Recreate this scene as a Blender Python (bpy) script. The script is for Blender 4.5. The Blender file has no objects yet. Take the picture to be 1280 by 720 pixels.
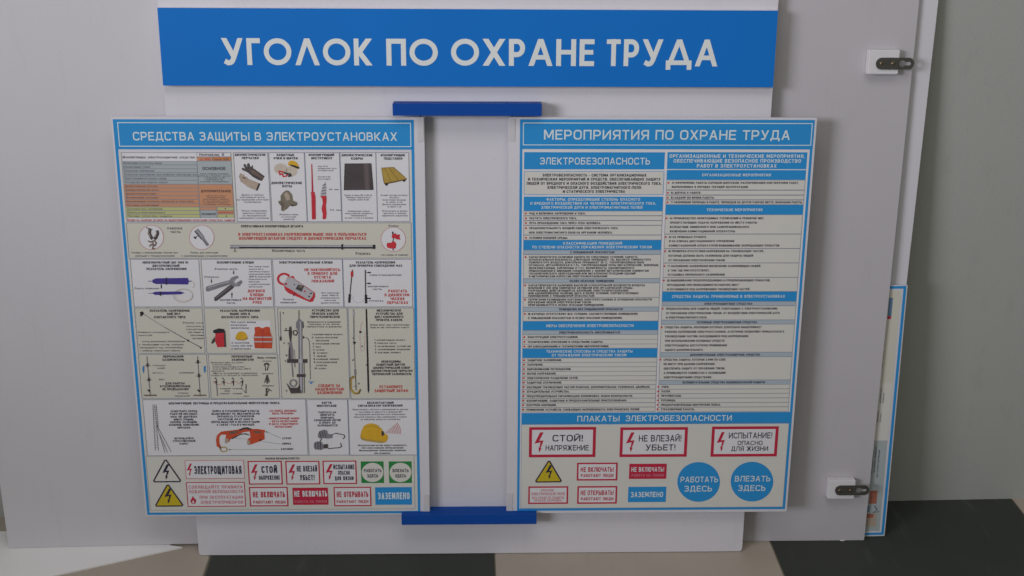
# -*- coding: utf-8 -*-
import bpy, bmesh, math, random
from math import sin, cos, pi, sqrt, radians
from mathutils import Matrix, Vector
from mathutils.geometry import tessellate_polygon
random.seed(7)
S = bpy.context.scene
C = S.collection

# ---------------------------------------------------------------- camera, light, exposure
cam = bpy.data.cameras.new('camera')
cam.sensor_width = 36.0
cam.lens = 1480.0 / 1280 * 36
cam.clip_start = 0.05
cam.clip_end = 60
camo = bpy.data.objects.new('camera', cam)
C.objects.link(camo)
camo.matrix_world = (Matrix.Translation((0, 0, 1.2444)) @ Matrix.Rotation(pi / 2 - 0.39613, 4, 'X')
                     @ Matrix.Rotation(0.00958, 4, 'Z'))
S.camera = camo

W = bpy.data.worlds.new('World')
S.world = W
W.use_nodes = True
bg = W.node_tree.nodes['Background']
bg.inputs[0].default_value = (0.93, 0.97, 0.83, 1)
bg.inputs[1].default_value = 0.205

def area(name, loc, target, size, power, color, spread=180):
    l = bpy.data.lights.new(name, 'AREA')
    l.shape = 'RECTANGLE'; l.size = size[0]; l.size_y = size[1]
    l.energy = power; l.color = color; l.spread = radians(spread)
    o = bpy.data.objects.new(name, l); C.objects.link(o)
    o.location = loc
    o.rotation_euler = (Vector(target) - Vector(loc)).to_track_quat('-Z', 'Y').to_euler()
    return o
area('window_light', (-3.0, -1.25, 1.8), (0.12, 1.8, 0.98), (1.5, 1.0), 7.4, (0.93, 0.93, 1.0), 46)
area('ceiling_light', (0.0, 0.6, 2.7), (0.0, 1.6, 0.2), (1.8, 0.9), 12, (1.0, 0.97, 0.95))

S.view_settings.view_transform = 'Standard'
S.view_settings.look = 'None'
S.view_settings.exposure = 0.13
S.view_settings.gamma = 1.0
S.cycles.use_denoising = True

# ---------------------------------------------------------------- materials
M = {}
def mat(name, rgb, rough=0.5, grain=0.04, scale=700.0, blotch=0.04, bscale=9.0, bump=0.0, metal=0.0, spec=0.5, tint=0.012, specks=0.0, rubs=0.0):
    m = bpy.data.materials.new(name); m.use_nodes = True
    nt = m.node_tree; N = nt.nodes; Lk = nt.links
    b = N['Principled BSDF']
    b.inputs['Roughness'].default_value = rough
    b.inputs['Metallic'].default_value = metal
    b.inputs['Specular IOR Level'].default_value = spec
    tc = N.new('ShaderNodeTexCoord')
    n1 = N.new('ShaderNodeTexNoise'); n1.inputs['Scale'].default_value = scale; n1.inputs['Detail'].default_value = 2
    n2 = N.new('ShaderNodeTexNoise'); n2.inputs['Scale'].default_value = bscale; n2.inputs['Detail'].default_value = 4
    Lk.new(tc.outputs['Object'], n1.inputs['Vector']); Lk.new(tc.outputs['Object'], n2.inputs['Vector'])
    # value = 1 + grain*(n1-.5)*2 + blotch*(n2-.5)*2
    a = N.new('ShaderNodeMath'); a.operation = 'MULTIPLY_ADD'; a.inputs[1].default_value = 2 * grain; a.inputs[2].default_value = 1 - grain - blotch
    Lk.new(n1.outputs['Fac'], a.inputs[0])
    c = N.new('ShaderNodeMath'); c.operation = 'MULTIPLY_ADD'; c.inputs[1].default_value = 2 * blotch
    Lk.new(n2.outputs['Fac'], c.inputs[0]); Lk.new(a.outputs[0], c.inputs[2])
    # a little chroma wobble
    v = N.new('ShaderNodeVectorMath'); v.operation = 'MULTIPLY_ADD'
    v.inputs[1].default_value = (2 * tint, 2 * tint, 2 * tint); v.inputs[2].default_value = tuple(x - tint for x in rgb)
    Lk.new(n1.outputs['Color'], v.inputs[0])
    s = N.new('ShaderNodeVectorMath'); s.operation = 'SCALE'
    Lk.new(v.outputs[0], s.inputs[0]); Lk.new(c.outputs[0], s.inputs['Scale'])
    if specks or rubs:
        f = None
        if specks:
            vo = N.new('ShaderNodeTexVoronoi'); vo.inputs['Scale'].default_value = 22
            Lk.new(tc.outputs['Object'], vo.inputs['Vector'])
            lt = N.new('ShaderNodeMath'); lt.operation = 'LESS_THAN'; lt.inputs[1].default_value = 0.018
            Lk.new(vo.outputs['Distance'], lt.inputs[0])
            sp = N.new('ShaderNodeSeparateColor'); Lk.new(vo.outputs['Color'], sp.inputs[0])
            gt = N.new('ShaderNodeMath'); gt.operation = 'GREATER_THAN'; gt.inputs[1].default_value = 0.72
            Lk.new(sp.outputs[0], gt.inputs[0])
            mu = N.new('ShaderNodeMath'); mu.operation = 'MULTIPLY'; Lk.new(lt.outputs[0], mu.inputs[0]); Lk.new(gt.outputs[0], mu.inputs[1])
            f = N.new('ShaderNodeMath'); f.operation = 'MULTIPLY'; f.inputs[1].default_value = specks; Lk.new(mu.outputs[0], f.inputs[0])
        if rubs:
            mp = N.new('ShaderNodeMapping'); mp.inputs['Scale'].default_value = (9, 1.6, 4); mp.inputs['Rotation'].default_value = (0, 0, 0.5)
            Lk.new(tc.outputs['Object'], mp.inputs[0])
            n3 = N.new('ShaderNodeTexNoise'); n3.inputs['Scale'].default_value = 3.2; n3.inputs['Detail'].default_value = 8; n3.inputs['Roughness'].default_value = .7
            Lk.new(mp.outputs[0], n3.inputs['Vector'])
            mr = N.new('ShaderNodeMapRange'); mr.inputs[1].default_value = .56; mr.inputs[2].default_value = .74; mr.inputs[3].default_value = 0; mr.inputs[4].default_value = rubs
            Lk.new(n3.outputs['Fac'], mr.inputs[0])
            if f: 
                ad = N.new('ShaderNodeMath'); ad.operation = 'ADD'; Lk.new(f.outputs[0], ad.inputs[0]); Lk.new(mr.outputs[0], ad.inputs[1]); f = ad
            else: f = mr
        iv = N.new('ShaderNodeMath'); iv.operation = 'SUBTRACT'; iv.inputs[0].default_value = 1; Lk.new(f.outputs[0], iv.inputs[1])
        s2 = N.new('ShaderNodeVectorMath'); s2.operation = 'SCALE'; Lk.new(s.outputs[0], s2.inputs[0]); Lk.new(iv.outputs[0], s2.inputs['Scale']); s = s2
    mx = N.new('ShaderNodeVectorMath'); mx.operation = 'MAXIMUM'; mx.inputs[1].default_value = (0.002, 0.002, 0.002)
    Lk.new(s.outputs[0], mx.inputs[0]); Lk.new(mx.outputs[0], b.inputs['Base Color'])
    r = N.new('ShaderNodeMath'); r.operation = 'MULTIPLY_ADD'; r.inputs[1].default_value = 0.12; r.inputs[2].default_value = rough - 0.06
    Lk.new(n2.outputs['Fac'], r.inputs[0]); Lk.new(r.outputs[0], b.inputs['Roughness'])
    if bump:
        bp = N.new('ShaderNodeBump'); bp.inputs['Strength'].default_value = bump; bp.inputs['Distance'].default_value = 0.001
        Lk.new(n1.outputs['Fac'], bp.inputs['Height']); Lk.new(bp.outputs[0], b.inputs['Normal'])
    M[name] = m
    return m
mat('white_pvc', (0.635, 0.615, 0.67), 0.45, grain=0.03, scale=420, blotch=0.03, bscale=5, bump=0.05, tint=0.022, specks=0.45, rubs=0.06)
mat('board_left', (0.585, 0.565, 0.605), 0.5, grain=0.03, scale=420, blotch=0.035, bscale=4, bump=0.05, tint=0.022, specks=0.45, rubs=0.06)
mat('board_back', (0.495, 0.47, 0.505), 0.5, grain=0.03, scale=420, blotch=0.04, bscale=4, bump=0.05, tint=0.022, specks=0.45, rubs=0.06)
mat('offcut_white', (0.86, 0.84, 0.86), 0.5, grain=0.03, scale=420, blotch=0.02, bump=0.05)
mat('white_foam', (0.68, 0.66, 0.69), 0.6, bump=0.1)
mat('wall_paint', (0.385, 0.385, 0.37), 0.8, grain=0.05, scale=300, blotch=0.05, bscale=3, bump=0.3, tint=0.02, specks=0.4, rubs=0.08)
mat('tile_dark', (0.046, 0.050, 0.044), 0.6, grain=0.15, scale=500, blotch=0.15, bscale=14, bump=0.1, tint=0.004, spec=0.25, specks=-1.2, rubs=-0.6)
mat('tile_beige', (0.42, 0.36, 0.305), 0.5, grain=0.07, scale=400, blotch=0.10, bscale=10, bump=0.1, specks=0.4, rubs=0.12)
mat('grout', (0.16, 0.14, 0.11), 0.9, grain=0.2, scale=600)
mat('film_blue', (0.010, 0.165, 0.57), 0.5, scale=900, tint=0.003, spec=0.1)
mat('rail_blue', (0.009, 0.066, 0.33), 0.5, tint=0.003, spec=0.06)
mat('print_blue', (0.028, 0.265, 0.62), 0.5, spec=0.15)
mat('print_blue_pale', (0.40, 0.46, 0.53), 0.45)
mat('letter_white', (0.72, 0.74, 0.74), 0.42)
mat('letter_pale', (0.66, 0.73, 0.76), 0.42)
mat('paper_white', (0.70, 0.685, 0.72), 0.42)
mat('paper_beige', (0.60, 0.575, 0.51), 0.42)
mat('paper_grey', (0.64, 0.62, 0.59), 0.42)
mat('line_grey', (0.24, 0.25, 0.33), 0.45)
mat('ink', (0.028, 0.024, 0.055), 0.42, tint=0.004)
mat('ink_soft', (0.10, 0.09, 0.13), 0.42)
mat('ink_red', (0.58, 0.045, 0.05), 0.42)
mat('sign_red', (0.50, 0.018, 0.055), 0.42)
mat('sign_pink', (0.60, 0.20, 0.25), 0.42)
mat('sign_green', (0.02, 0.22, 0.055), 0.42, tint=0.005)
mat('sign_yellow', (0.55, 0.42, 0.02), 0.42)
mat('row_grey', (0.38, 0.42, 0.44), 0.42)
mat('row_orange', (0.56, 0.27, 0.15), 0.42)
mat('row_green', (0.50, 0.50, 0.22), 0.42)
mat('orange_deep', (0.55, 0.20, 0.06), 0.42)
mat('art_dark', (0.07, 0.055, 0.06), 0.42, blotch=0.3, bscale=60, tint=0.004)
mat('art_mat', (0.095, 0.075, 0.08), 0.42, tint=0.004)
mat('art_mat2', (0.13, 0.10, 0.105), 0.42, tint=0.004)
mat('art_black', (0.02, 0.018, 0.025), 0.42, tint=0.004)
mat('art_brown', (0.16, 0.11, 0.09), 0.42, blotch=0.35, bscale=80)
mat('art_olive', (0.20, 0.17, 0.13), 0.42, blotch=0.35, bscale=80)
mat('art_tan', (0.42, 0.33, 0.27), 0.42, blotch=0.2, bscale=80)
mat('art_cream', (0.55, 0.47, 0.40), 0.42, blotch=0.15, bscale=80)
mat('art_grey', (0.22, 0.21, 0.24), 0.42, blotch=0.3, bscale=60)
mat('art_light', (0.45, 0.44, 0.48), 0.42, blotch=0.2, bscale=80)
mat('art_red', (0.55, 0.03, 0.045), 0.42, blotch=0.2, bscale=80)
mat('art_orange', (0.55, 0.075, 0.03), 0.42, blotch=0.25, bscale=80)
mat('art_violet', (0.055, 0.035, 0.26), 0.42, blotch=0.25, bscale=90, tint=0.004)
mat('art_yellow', (0.66, 0.38, 0.025), 0.42, blotch=0.2, bscale=70)
mat('art_gold', (0.42, 0.28, 0.06), 0.42, blotch=0.25, bscale=90)
mat('art_gold_dark', (0.16, 0.09, 0.02), 0.42)
mat('art_blue', (0.03, 0.22, 0.55), 0.42)
mat('faded_red', (0.36, 0.12, 0.08), 0.5, blotch=0.35, bscale=120)
mat('faded_blue', (0.12, 0.22, 0.36), 0.5, blotch=0.25, bscale=90)
mat('tab_grey', (0.57, 0.55, 0.58), 0.35)
mat('hanger_steel', (0.10, 0.095, 0.085), 0.5, metal=0.55, grain=0.25, scale=900, blotch=0.3, bscale=120, bump=0.1)
mat('screw_brass', (0.20, 0.14, 0.09), 0.35, metal=0.8)

# ---------------------------------------------------------------- object helpers
def link(name, me, parent=None, mats=()):
    for m in mats: me.materials.append(M[m])
    o = bpy.data.objects.new(name, me); C.objects.link(o)
    if parent: o.parent = parent
    return o
def thing(name, label, cat, mw, group=None):
    o = bpy.data.objects.new(name, None); C.objects.link(o)
    o.empty_display_size = 0.05
    o.matrix_world = mw
    o['label'] = label; o['category'] = cat
    if group: o['group'] = group
    return o
def box_bm(bm, x0, y0, z0, x1, y1, z1, bev=0.0, seg=2):
    t = bmesh.new()
    bmesh.ops.create_cube(t, size=1)
    for v in t.verts:
        v.co = Vector(((x0 + x1) / 2 + v.co.x * (x1 - x0), (y0 + y1) / 2 + v.co.y * (y1 - y0), (z0 + z1) / 2 + v.co.z * (z1 - z0)))
    if bev:
        bmesh.ops.bevel(t, geom=t.edges[:], offset=bev, segments=seg, affect='EDGES', clamp_overlap=True)
    me = bpy.data.meshes.new('tmp'); t.to_mesh(me); t.free(); bm.from_mesh(me); bpy.data.meshes.remove(me)
def box(name, x0, y0, z0, x1, y1, z1, m, parent=None, bev=0.0, seg=2):
    bm = bmesh.new(); box_bm(bm, x0, y0, z0, x1, y1, z1, bev, seg)
    me = bpy.data.meshes.new(name); bm.to_mesh(me); bm.free()
    return link(name, me, parent, (m,))
def slab(name, outline, z0, z1, m, parent=None, holes=(), bev=0.0):
    """a plate: outline (and holes) in local xy, from z0 up to z1"""
    loops = [list(outline)] + [list(h) for h in holes]
    flat = [p for l in loops for p in l]
    tris = tessellate_polygon([[Vector((p[0], p[1], 0)) for p in l] for l in loops])
    n = len(flat); bm = bmesh.new()
    lo = [bm.verts.new((p[0], p[1], z0)) for p in flat]; hi = [bm.verts.new((p[0], p[1], z1)) for p in flat]
    for t in tris:
        try: bm.faces.new([hi[i] for i in t]); bm.faces.new([lo[i] for i in reversed(t)])
        except ValueError: pass
    k = 0
    for l in loops:
        for i in range(len(l)):
            a, b = k + i, k + (i + 1) % len(l)
            bm.faces.new((lo[a], lo[b], hi[b], hi[a]))
        k += len(l)
    bmesh.ops.recalc_face_normals(bm, faces=bm.faces[:])
    me = bpy.data.meshes.new(name); bm.to_mesh(me); bm.free()
    return link(name, me, parent, (m,))
def rounded(x0, y0, x1, y1, r, seg=5):
    o = []
    for cx, cy, a in ((x1 - r, y0 + r, -90), (x1 - r, y1 - r, 0), (x0 + r, y1 - r, 90), (x0 + r, y0 + r, 180)):
        for k in range(seg + 1):
            t = radians(a + 90 * k / seg); o.append((cx + r * cos(t), cy + r * sin(t)))
    return o
def leaning(x, y, yaw, lean, z=0.0, tilt=0.0):
    """frame of a sheet standing at floor point x,y: local X along its foot, Y up the sheet, Z out of its face"""
    U = Vector((cos(yaw), sin(yaw), 0)); B = Vector((-sin(yaw), cos(yaw), 0))
    V = B * sin(lean) + Vector((0, 0, 1)) * cos(lean); N = U.cross(V)
    m = Matrix(((U.x, V.x, N.x, x), (U.y, V.y, N.y, y), (U.z, V.z, N.z, z), (0, 0, 0, 1)))
    return m @ Matrix.Rotation(tilt, 4, 'Z')

# ---------------------------------------------------------------- stroke alphabet (flat print)
# P = polyline, third value 1 rounds that corner; D = diagonal with level ends; box is 0..1
def P(*p, c=0): return ('P', p, c)
def D(a, b, c, d): return ('D', (a, b, c, d))
def Ln(a, b, c, d): return ('P', ((a, b), (c, d)), 0)
GL = {
 'А': (.86, [D(0,0,.5,1), D(1,0,.5,1), ('B', (.24,.28,.76,.28))]),
 'Б': (.78, [P((.95,1),(0,1),(0,0),(1,0,1),(1,.58,1),(0,.58))]),
 'В': (.80, [P((0,.53),(0,1),(.92,1,1),(.92,.53,1),(.3,.53)), P((.3,.53),(1,.53,1),(1,0,1),(0,0),(0,.53))]),
 'Г': (.62, [P((1,1),(0,1),(0,0))]),
 'Д': (.96, [P((.17,.1),(.24,1),(.83,1),(.83,.1)), ('B', (0,.05,1,.05)), ('V', (0,-.13,.05)), ('V', (1,-.13,.05))]),
 'Е': (.72, [P((1,1),(0,1),(0,0),(1,0)), ('B', (0,.52,.9,.52))]),
 'Ж': (1.12, [Ln(.5,0,.5,1), D(0,0,.40,.5), D(0,1,.40,.5), D(1,0,.60,.5), D(1,1,.60,.5)]),
 'З': (.76, [P((0,.84),(0,1,1),(.96,1,1),(.96,.53,1),(.35,.53)), P((.35,.53),(1,.53,1),(1,0,1),(0,0,1),(0,.16))]),
 'И': (.84, [Ln(0,0,0,1), Ln(1,0,1,1), D(.08,.05,.92,.95)]),
 'К': (.82, [Ln(0,0,0,1), D(.18,.5,1,1), D(.18,.5,1,0)]),
 'Л': (.82, [D(.02,0,.26,1), P((.22,1),(1,1),(1,0))]),
 'М': (.98, [Ln(0,0,0,1), Ln(1,0,1,1), D(.03,1,.5,.12), D(.97,1,.5,.12)]),
 'Н': (.82, [Ln(0,0,0,1), Ln(1,0,1,1), ('B', (0,.52,1,.52))]),
 'О': (.84, [P((0,0,1),(0,1,1),(1,1,1),(1,0,1), c=1)]),
 'П': (.82, [P((0,0),(0,1),(1,1),(1,0))]),
 'Р': (.78, [P((0,0),(0,1),(1,1,1),(1,.4,1),(0,.4))]),
 'С': (.80, [P((1,.78),(1,1,1),(0,1,1),(0,0,1),(1,0,1),(1,.22))]),
 'Т': (.74, [('B', (0,1,1,1)), Ln(.5,0,.5,1)]),
 'У': (.82, [D(0,1,.54,.30), D(1,1,.46,.12), P((.56,.30),(.44,0,1),(.08,0))]),
 'Ф': (.98, [P((0,.2,1),(0,.84,1),(1,.84,1),(1,.2,1), c=1), Ln(.5,0,.5,1)]),
 'Х': (.84, [D(0,0,1,1), D(1,0,0,1)]),
 'Ц': (.86, [P((0,1),(0,0),(.88,0),(.88,1)), ('B', (.86,0,1,0)), ('V', (1,-.14,.05))]),
 'Ч': (.78, [P((0,1),(0,.42,1),(1,.42)), Ln(1,0,1,1)]),
 'Ш': (1.1, [P((0,1),(0,0),(1,0),(1,1)), Ln(.5,0,.5,1)]),
 'Щ': (1.14, [P((0,1),(0,0),(.9,0),(.9,1)), Ln(.45,0,.45,1), ('B', (.88,0,1,0)), ('V', (1,-.14,.05))]),
 'Ъ': (.9, [P((0,1),(.22,1),(.22,0),(1,0,1),(1,.55,1),(.22,.55))]),
 'Ы': (1.06, [P((0,1),(0,0),(.66,0,1),(.66,.56,1),(0,.56)), Ln(1,0,1,1)]),
 'Ь': (.74, [P((0,1),(0,0),(1,0,1),(1,.56,1),(0,.56))]),
 'Э': (.78, [P((0,.8),(0,1,1),(1,1,1),(1,0,1),(0,0,1),(0,.2)), ('B', (.3,.52,1,.52))]),
 'Ю': (1.12, [Ln(0,0,0,1), ('B', (0,.5,.33,.5)), P((.33,0,1),(.33,1,1),(1,1,1),(1,0,1), c=1)]),
 'Я': (.80, [P((1,0),(1,1),(0,1,1),(0,.42,1),(1,.42)), D(0,0,.45,.42)]),
 '0': (.72, [P((0,0,1),(0,1,1),(1,1,1),(1,0,1), c=1)]),
 '1': (.34, [P((0,.8),(1,1),(1,0))]),
 '2': (.72, [P((0,.82),(0,1,1),(1,1,1),(1,.55,1),(0,.5,1),(0,0),(1,0))]),
 '3': (.72, [P((0,1),(1,1,1),(1,.53,1),(.3,.53)), P((.3,.53),(1,.53,1),(1,0,1),(0,0))]),
 '4': (.72, [P((.7,1),(0,.3),(1,.3)), Ln(.75,0,.75,.6)]),
 '5': (.72, [P((1,1),(0,1),(0,.56),(1,.56,1),(1,0,1),(0,0))]),
 '6': (.72, [P((.9,1),(0,1,1),(0,0,1),(1,0,1),(1,.56,1),(0,.56))]),
 '7': (.66, [P((0,1),(1,1),(.4,0))]),
 '8': (.72, [P((0,0,1),(0,1,1),(1,1,1),(1,0,1), c=1), ('B', (0,.52,1,.52))]),
 '9': (.72, [P((.1,0),(1,0,1),(1,1,1),(0,1,1),(0,.45,1),(1,.45))]),
 '.': (.16, [('Q', (0,0))]), ',': (.16, [('V', (.5,-.12,.14))]), '!': (.16, [('V', (.5,.34,1)), ('Q', (0,0))]),
 ':': (.16, [('Q', (0,0)), ('Q', (0,.5))]), '-': (.36, [('B', (0,.46,1,.46))]), '/': (.5, [D(0,0,1,1)]),
 '(': (.22, [P((1,1),(0,.7,1),(0,.3,1),(1,0))]), ')': (.22, [P((0,1),(1,.7,1),(1,.3,1),(0,0))]),
}
GL['Й'] = (.84, GL['И'][1] + [('B', (.28,1.2,.72,1.2))])
LOOK = {   # thickness, corner radius, corner segments, letter gap, word gap, narrowing
 'wide':  dict(t=.155, r=.24, seg=3, gap=.17, sp=.50, k=1.0),
 'text':  dict(t=.20, r=.24, seg=2, gap=.20, sp=.52, k=.95),
 'fine':  dict(t=.155, r=.24, seg=2, gap=.20, sp=.50, k=.85),
 'geo':   dict(t=.185, r=.56, seg=10, gap=.13, sp=.60, k=1.0),
 'block': dict(t=.20, r=.16, seg=2, gap=.16, sp=.50, k=.66),
}
GEO_W = {'У': .82, 'Г': .51, 'О': 1.04, 'Л': .93, 'К': .70, 'П': .72, 'Х': .85, 'Р': .60, 'А': .90, 'Н': .74, 'Е': .55, 'Т': .55, 'Д': 1.02}
GEO = {'У': [D(0,1,.56,.26), D(1,1,.50,.10), P((.59,.30),(.44,.0,1),(.22,-.015),(.02,.07))], 'Л': [D(0,0,.5,1), D(1,0,.5,1)], 'Д': [D(.10,.1,.5,1), D(.90,.1,.5,1), ('B', (0,.05,1,.05)), ('V', (0,-.13,.05)), ('V', (1,-.13,.05))]}

def soften(pts, closed, R, seg):
    out = []; n = len(pts)
    for i, p in enumerate(pts):
        if len(p) < 3 or not p[2] or (not closed and i in (0, n - 1)):
            out.append((p[0], p[1])); continue
        a = pts[i - 1]; b = pts[(i + 1) % n]
        da = sqrt((a[0]-p[0])**2 + (a[1]-p[1])**2); db = sqrt((b[0]-p[0])**2 + (b[1]-p[1])**2)
        ra = min(R, da * .5); rb = min(R, db * .5)
        A = (p[0] + (a[0]-p[0]) * ra / da, p[1] + (a[1]-p[1]) * ra / da)
        B = (p[0] + (b[0]-p[0]) * rb / db, p[1] + (b[1]-p[1]) * rb / db)
        for k in range(seg + 1):
            th = pi / 2 * k / seg
            q = (p[0] + (A[0]-p[0]) * (1 - sin(th)) + (B[0]-p[0]) * (1 - cos(th)),
                 p[1] + (A[1]-p[1]) * (1 - sin(th)) + (B[1]-p[1]) * (1 - cos(th)))
            if out and abs(out[-1][0]-q[0]) + abs(out[-1][1]-q[1]) < 1e-6: continue
            out.append(q)
    if closed and abs(out[0][0]-out[-1][0]) + abs(out[0][1]-out[-1][1]) < 1e-6: out.pop()
    return out
def ribbon(pts, t, closed):
    n = len(pts); L = []; Rr = []
    for i in range(n):
        p = pts[i]
        a = pts[i - 1] if (i or closed) else None
        b = pts[(i + 1) % n] if (i < n - 1 or closed) else None
        def nd(u, v):
            d = sqrt((v[0]-u[0])**2 + (v[1]-u[1])**2) or 1e-9
            return ((v[0]-u[0]) / d, (v[1]-u[1]) / d)
        if a is None: d = nd(p, b); m = (-d[1], d[0]); s = 1
        elif b is None: d = nd(a, p); m = (-d[1], d[0]); s = 1
        else:
            d1 = nd(a, p); d2 = nd(p, b)
            m = (-d1[1]-d2[1], d1[0]+d2[0]); l = sqrt(m[0]**2 + m[1]**2) or 1e-9
            m = (m[0] / l, m[1] / l); s = min(1.5, 1 / max(.3, m[0] * -d1[1] + m[1] * d1[0]))
        L.append((p[0] + m[0] * t / 2 * s, p[1] + m[1] * t / 2 * s)); Rr.append((p[0] - m[0] * t / 2 * s, p[1] - m[1] * t / 2 * s))
    q = []
    for i in range(n if closed else n - 1):
        j = (i + 1) % n
        q.append((Rr[i], Rr[j], L[j], L[i]))
    return q
_gc = {}
def glyph(ch, look):
    key = (ch, look)
    if key in _gc: return _gc[key]
    k = LOOK[look]; t = k['t']
    w, st = GL[ch]
    w = w * k['k'] if w > .4 else max(w, t)
    if look == 'geo':
        w = GEO_W.get(ch, w); st = GEO.get(ch, st)
    if ch in '.,!:': w = t
    X = lambda x, tt=t: tt / 2 + x * (w - tt)
    Y = lambda y: t / 2 + y * (1 - t)
    quads = []
    for s in st:
        if s[0] == 'P':
            pts = [(X(p[0]), Y(p[1])) + tuple(p[2:]) for p in s[1]]
            pts = soften(pts, s[2], k['r'], k['seg'])
            if not s[2]:
                for e, i in ((0, 1), (-1, -2)):
                    a, b = pts[e], pts[i]; d = sqrt((a[0]-b[0])**2 + (a[1]-b[1])**2) or 1e-9
                    if a[1] in (Y(0), Y(1)) or abs(a[1]-b[1]) < 1e-6:
                        pts[e] = (a[0] + (a[0]-b[0]) / d * t / 2, a[1] + (a[1]-b[1]) / d * t / 2)
            quads.append(ribbon(pts, t, s[2]))
        elif s[0] == 'D':
            x0, y0, x1, y1 = s[1]
            if y1 < y0: x0, y0, x1, y1 = x1, y1, x0, y0
            yy = lambda y: 0 if y == 0 else 1 if y == 1 else Y(y)
            dy = yy(y1) - yy(y0); tx = t * sqrt(1 + ((x1-x0) * (w-t) / dy)**2)
            tx = min(tx, t * 1.6, w * .6)
            a, b = X(x0, tx), X(x1, tx)
            quads.append([((a - tx/2, yy(y0)), (a + tx/2, yy(y0)), (b + tx/2, yy(y1)), (b - tx/2, yy(y1)))])
        elif s[0] == 'B':
            x0, y0, x1, y1 = s[1]
            quads.append([((X(x0) - t/2, Y(y0) - t*.46), (X(x1) + t/2, Y(y0) - t*.46), (X(x1) + t/2, Y(y0) + t*.46), (X(x0) - t/2, Y(y0) + t*.46))])
        elif s[0] == 'V':
            x, y0, y1 = s[1]
            quads.append([((X(x) - t/2, y0), (X(x) + t/2, y0), (X(x) + t/2, y1), (X(x) - t/2, y1))])
        elif s[0] == 'Q':
            y = s[1][1]; tt = max(t, .15)
            quads.append([((0, y), (tt, y), (tt, y + tt), (0, y + tt))])
    _gc[key] = (w, quads)
    return _gc[key]
def measure(text, look):
    k = LOOK[look]; x = 0; n = 0
    for ch in text:
        if ch == ' ': x += k['sp']; continue
        u = ch.upper()
        if u not in GL: continue
        s = .76 if (ch != u) else 1
        x += glyph(u, look)[0] * s + k['gap'] * s; n += 1
    return max(x - k['gap'], .1)

class Sheet:
    """collects flat print (layered a fraction of a millimetre apart) and links it as one mesh"""
    def __init__(s): s.v = []; s.f = []; s.mi = []; s.mats = []; s.n = 0
    def idx(s, m):
        if m not in s.mats: s.mats.append(m)
        return s.mats.index(m)
    def poly(s, pts, z, m):
        pts = [(p[0], p[1]) for p in pts]
        ar = sum(pts[i-1][0] * pts[i][1] - pts[i][0] * pts[i-1][1] for i in range(len(pts)))
        if ar < 0: pts = pts[::-1]
        b = len(s.v); s.v += [(p[0], p[1], z) for p in pts]; i = s.idx(m)
        if len(pts) <= 4:
            s.f.append(tuple(range(b, b + len(pts)))); s.mi.append(i)
        else:
            for t in tessellate_polygon([[Vector((p[0], p[1], 0)) for p in pts]]):
                (x0, y0), (x1, y1), (x2, y2) = (pts[j] for j in t)
                if (x1-x0)*(y2-y0) - (x2-x0)*(y1-y0) < 0: t = t[::-1]
                s.f.append(tuple(b + j for j in t)); s.mi.append(i)
    def path(s, pts, t, z, m, closed=0):
        for k, q in enumerate(ribbon(pts, t, closed)): s.poly(q, z + k * 2e-6, m)
        s.n += 1
    def text(s, txt, xa, xb, yc, h, z, m, look='text', align='fit', angle=None):
        """xa..xb local span, yc centre line, h capital height; fit stretches the letters to the span"""
        n = measure(txt, look) * h
        sx = 1.0
        if align == 'fit': sx = (xb - xa) / n; x = xa
        elif align == 'left':
            x = xa; sx = min(1.0, (xb - xa) / n)
        else:
            sx = min(1.0, (xb - xa) / n); x = (xa + xb) / 2 - n * sx / 2
        k = LOOK[look]; y0 = yc - h / 2; i = s.idx(m)
        for ch in txt:
            if ch == ' ': x += k['sp'] * h * sx; continue
            u = ch.upper()
            if u not in GL: continue
            sc = .76 if ch != u else 1
            w, qs = glyph(u, look)
            for li, st in enumerate(qs):
                for si, q in enumerate(st):
                    zz = z + li * 2.1e-5 + si * 4e-6
                    b = len(s.v)
                    pp = [(x + px * h * sc * sx, y0 + py * h * sc) for px, py in q]
                    s.v += [(p[0], p[1], zz) for p in pp]
                    s.f.append(tuple(range(b, b + 4))); s.mi.append(i)
            x += (w + k['gap']) * h * sc * sx
    def build(s, name, parent):
        me = bpy.data.meshes.new(name); me.from_pydata(s.v, [], s.f); me.update()
        o = link(name, me, parent, s.mats)
        me.polygons.foreach_set('material_index', s.mi); me.update()
        return o

# ---------------------------------------------------------------- measuring: point on the flat print -> metres on the sheet
def homography(src, dst):
    A = []
    for (x, y), (u, v) in zip(src, dst):
        A.append([x, y, 1, 0, 0, 0, -u*x, -u*y, u]); A.append([0, 0, 0, x, y, 1, -v*x, -v*y, v])
    n = 8
    for i in range(n):
        p = max(range(i, n), key=lambda r: abs(A[r][i])); A[i], A[p] = A[p], A[i]
        d = A[i][i]; A[i] = [a / d for a in A[i]]
        for r in range(n):
            if r != i:
                k = A[r][i]; A[r] = [a - k * b for a, b in zip(A[r], A[i])]
    h = [A[i][8] for i in range(8)]
    def f(x, y):
        w = h[6]*x + h[7]*y + 1
        return ((h[0]*x + h[1]*y + h[2]) / w, (h[3]*x + h[4]*y + h[5]) / w)
    return f

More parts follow.
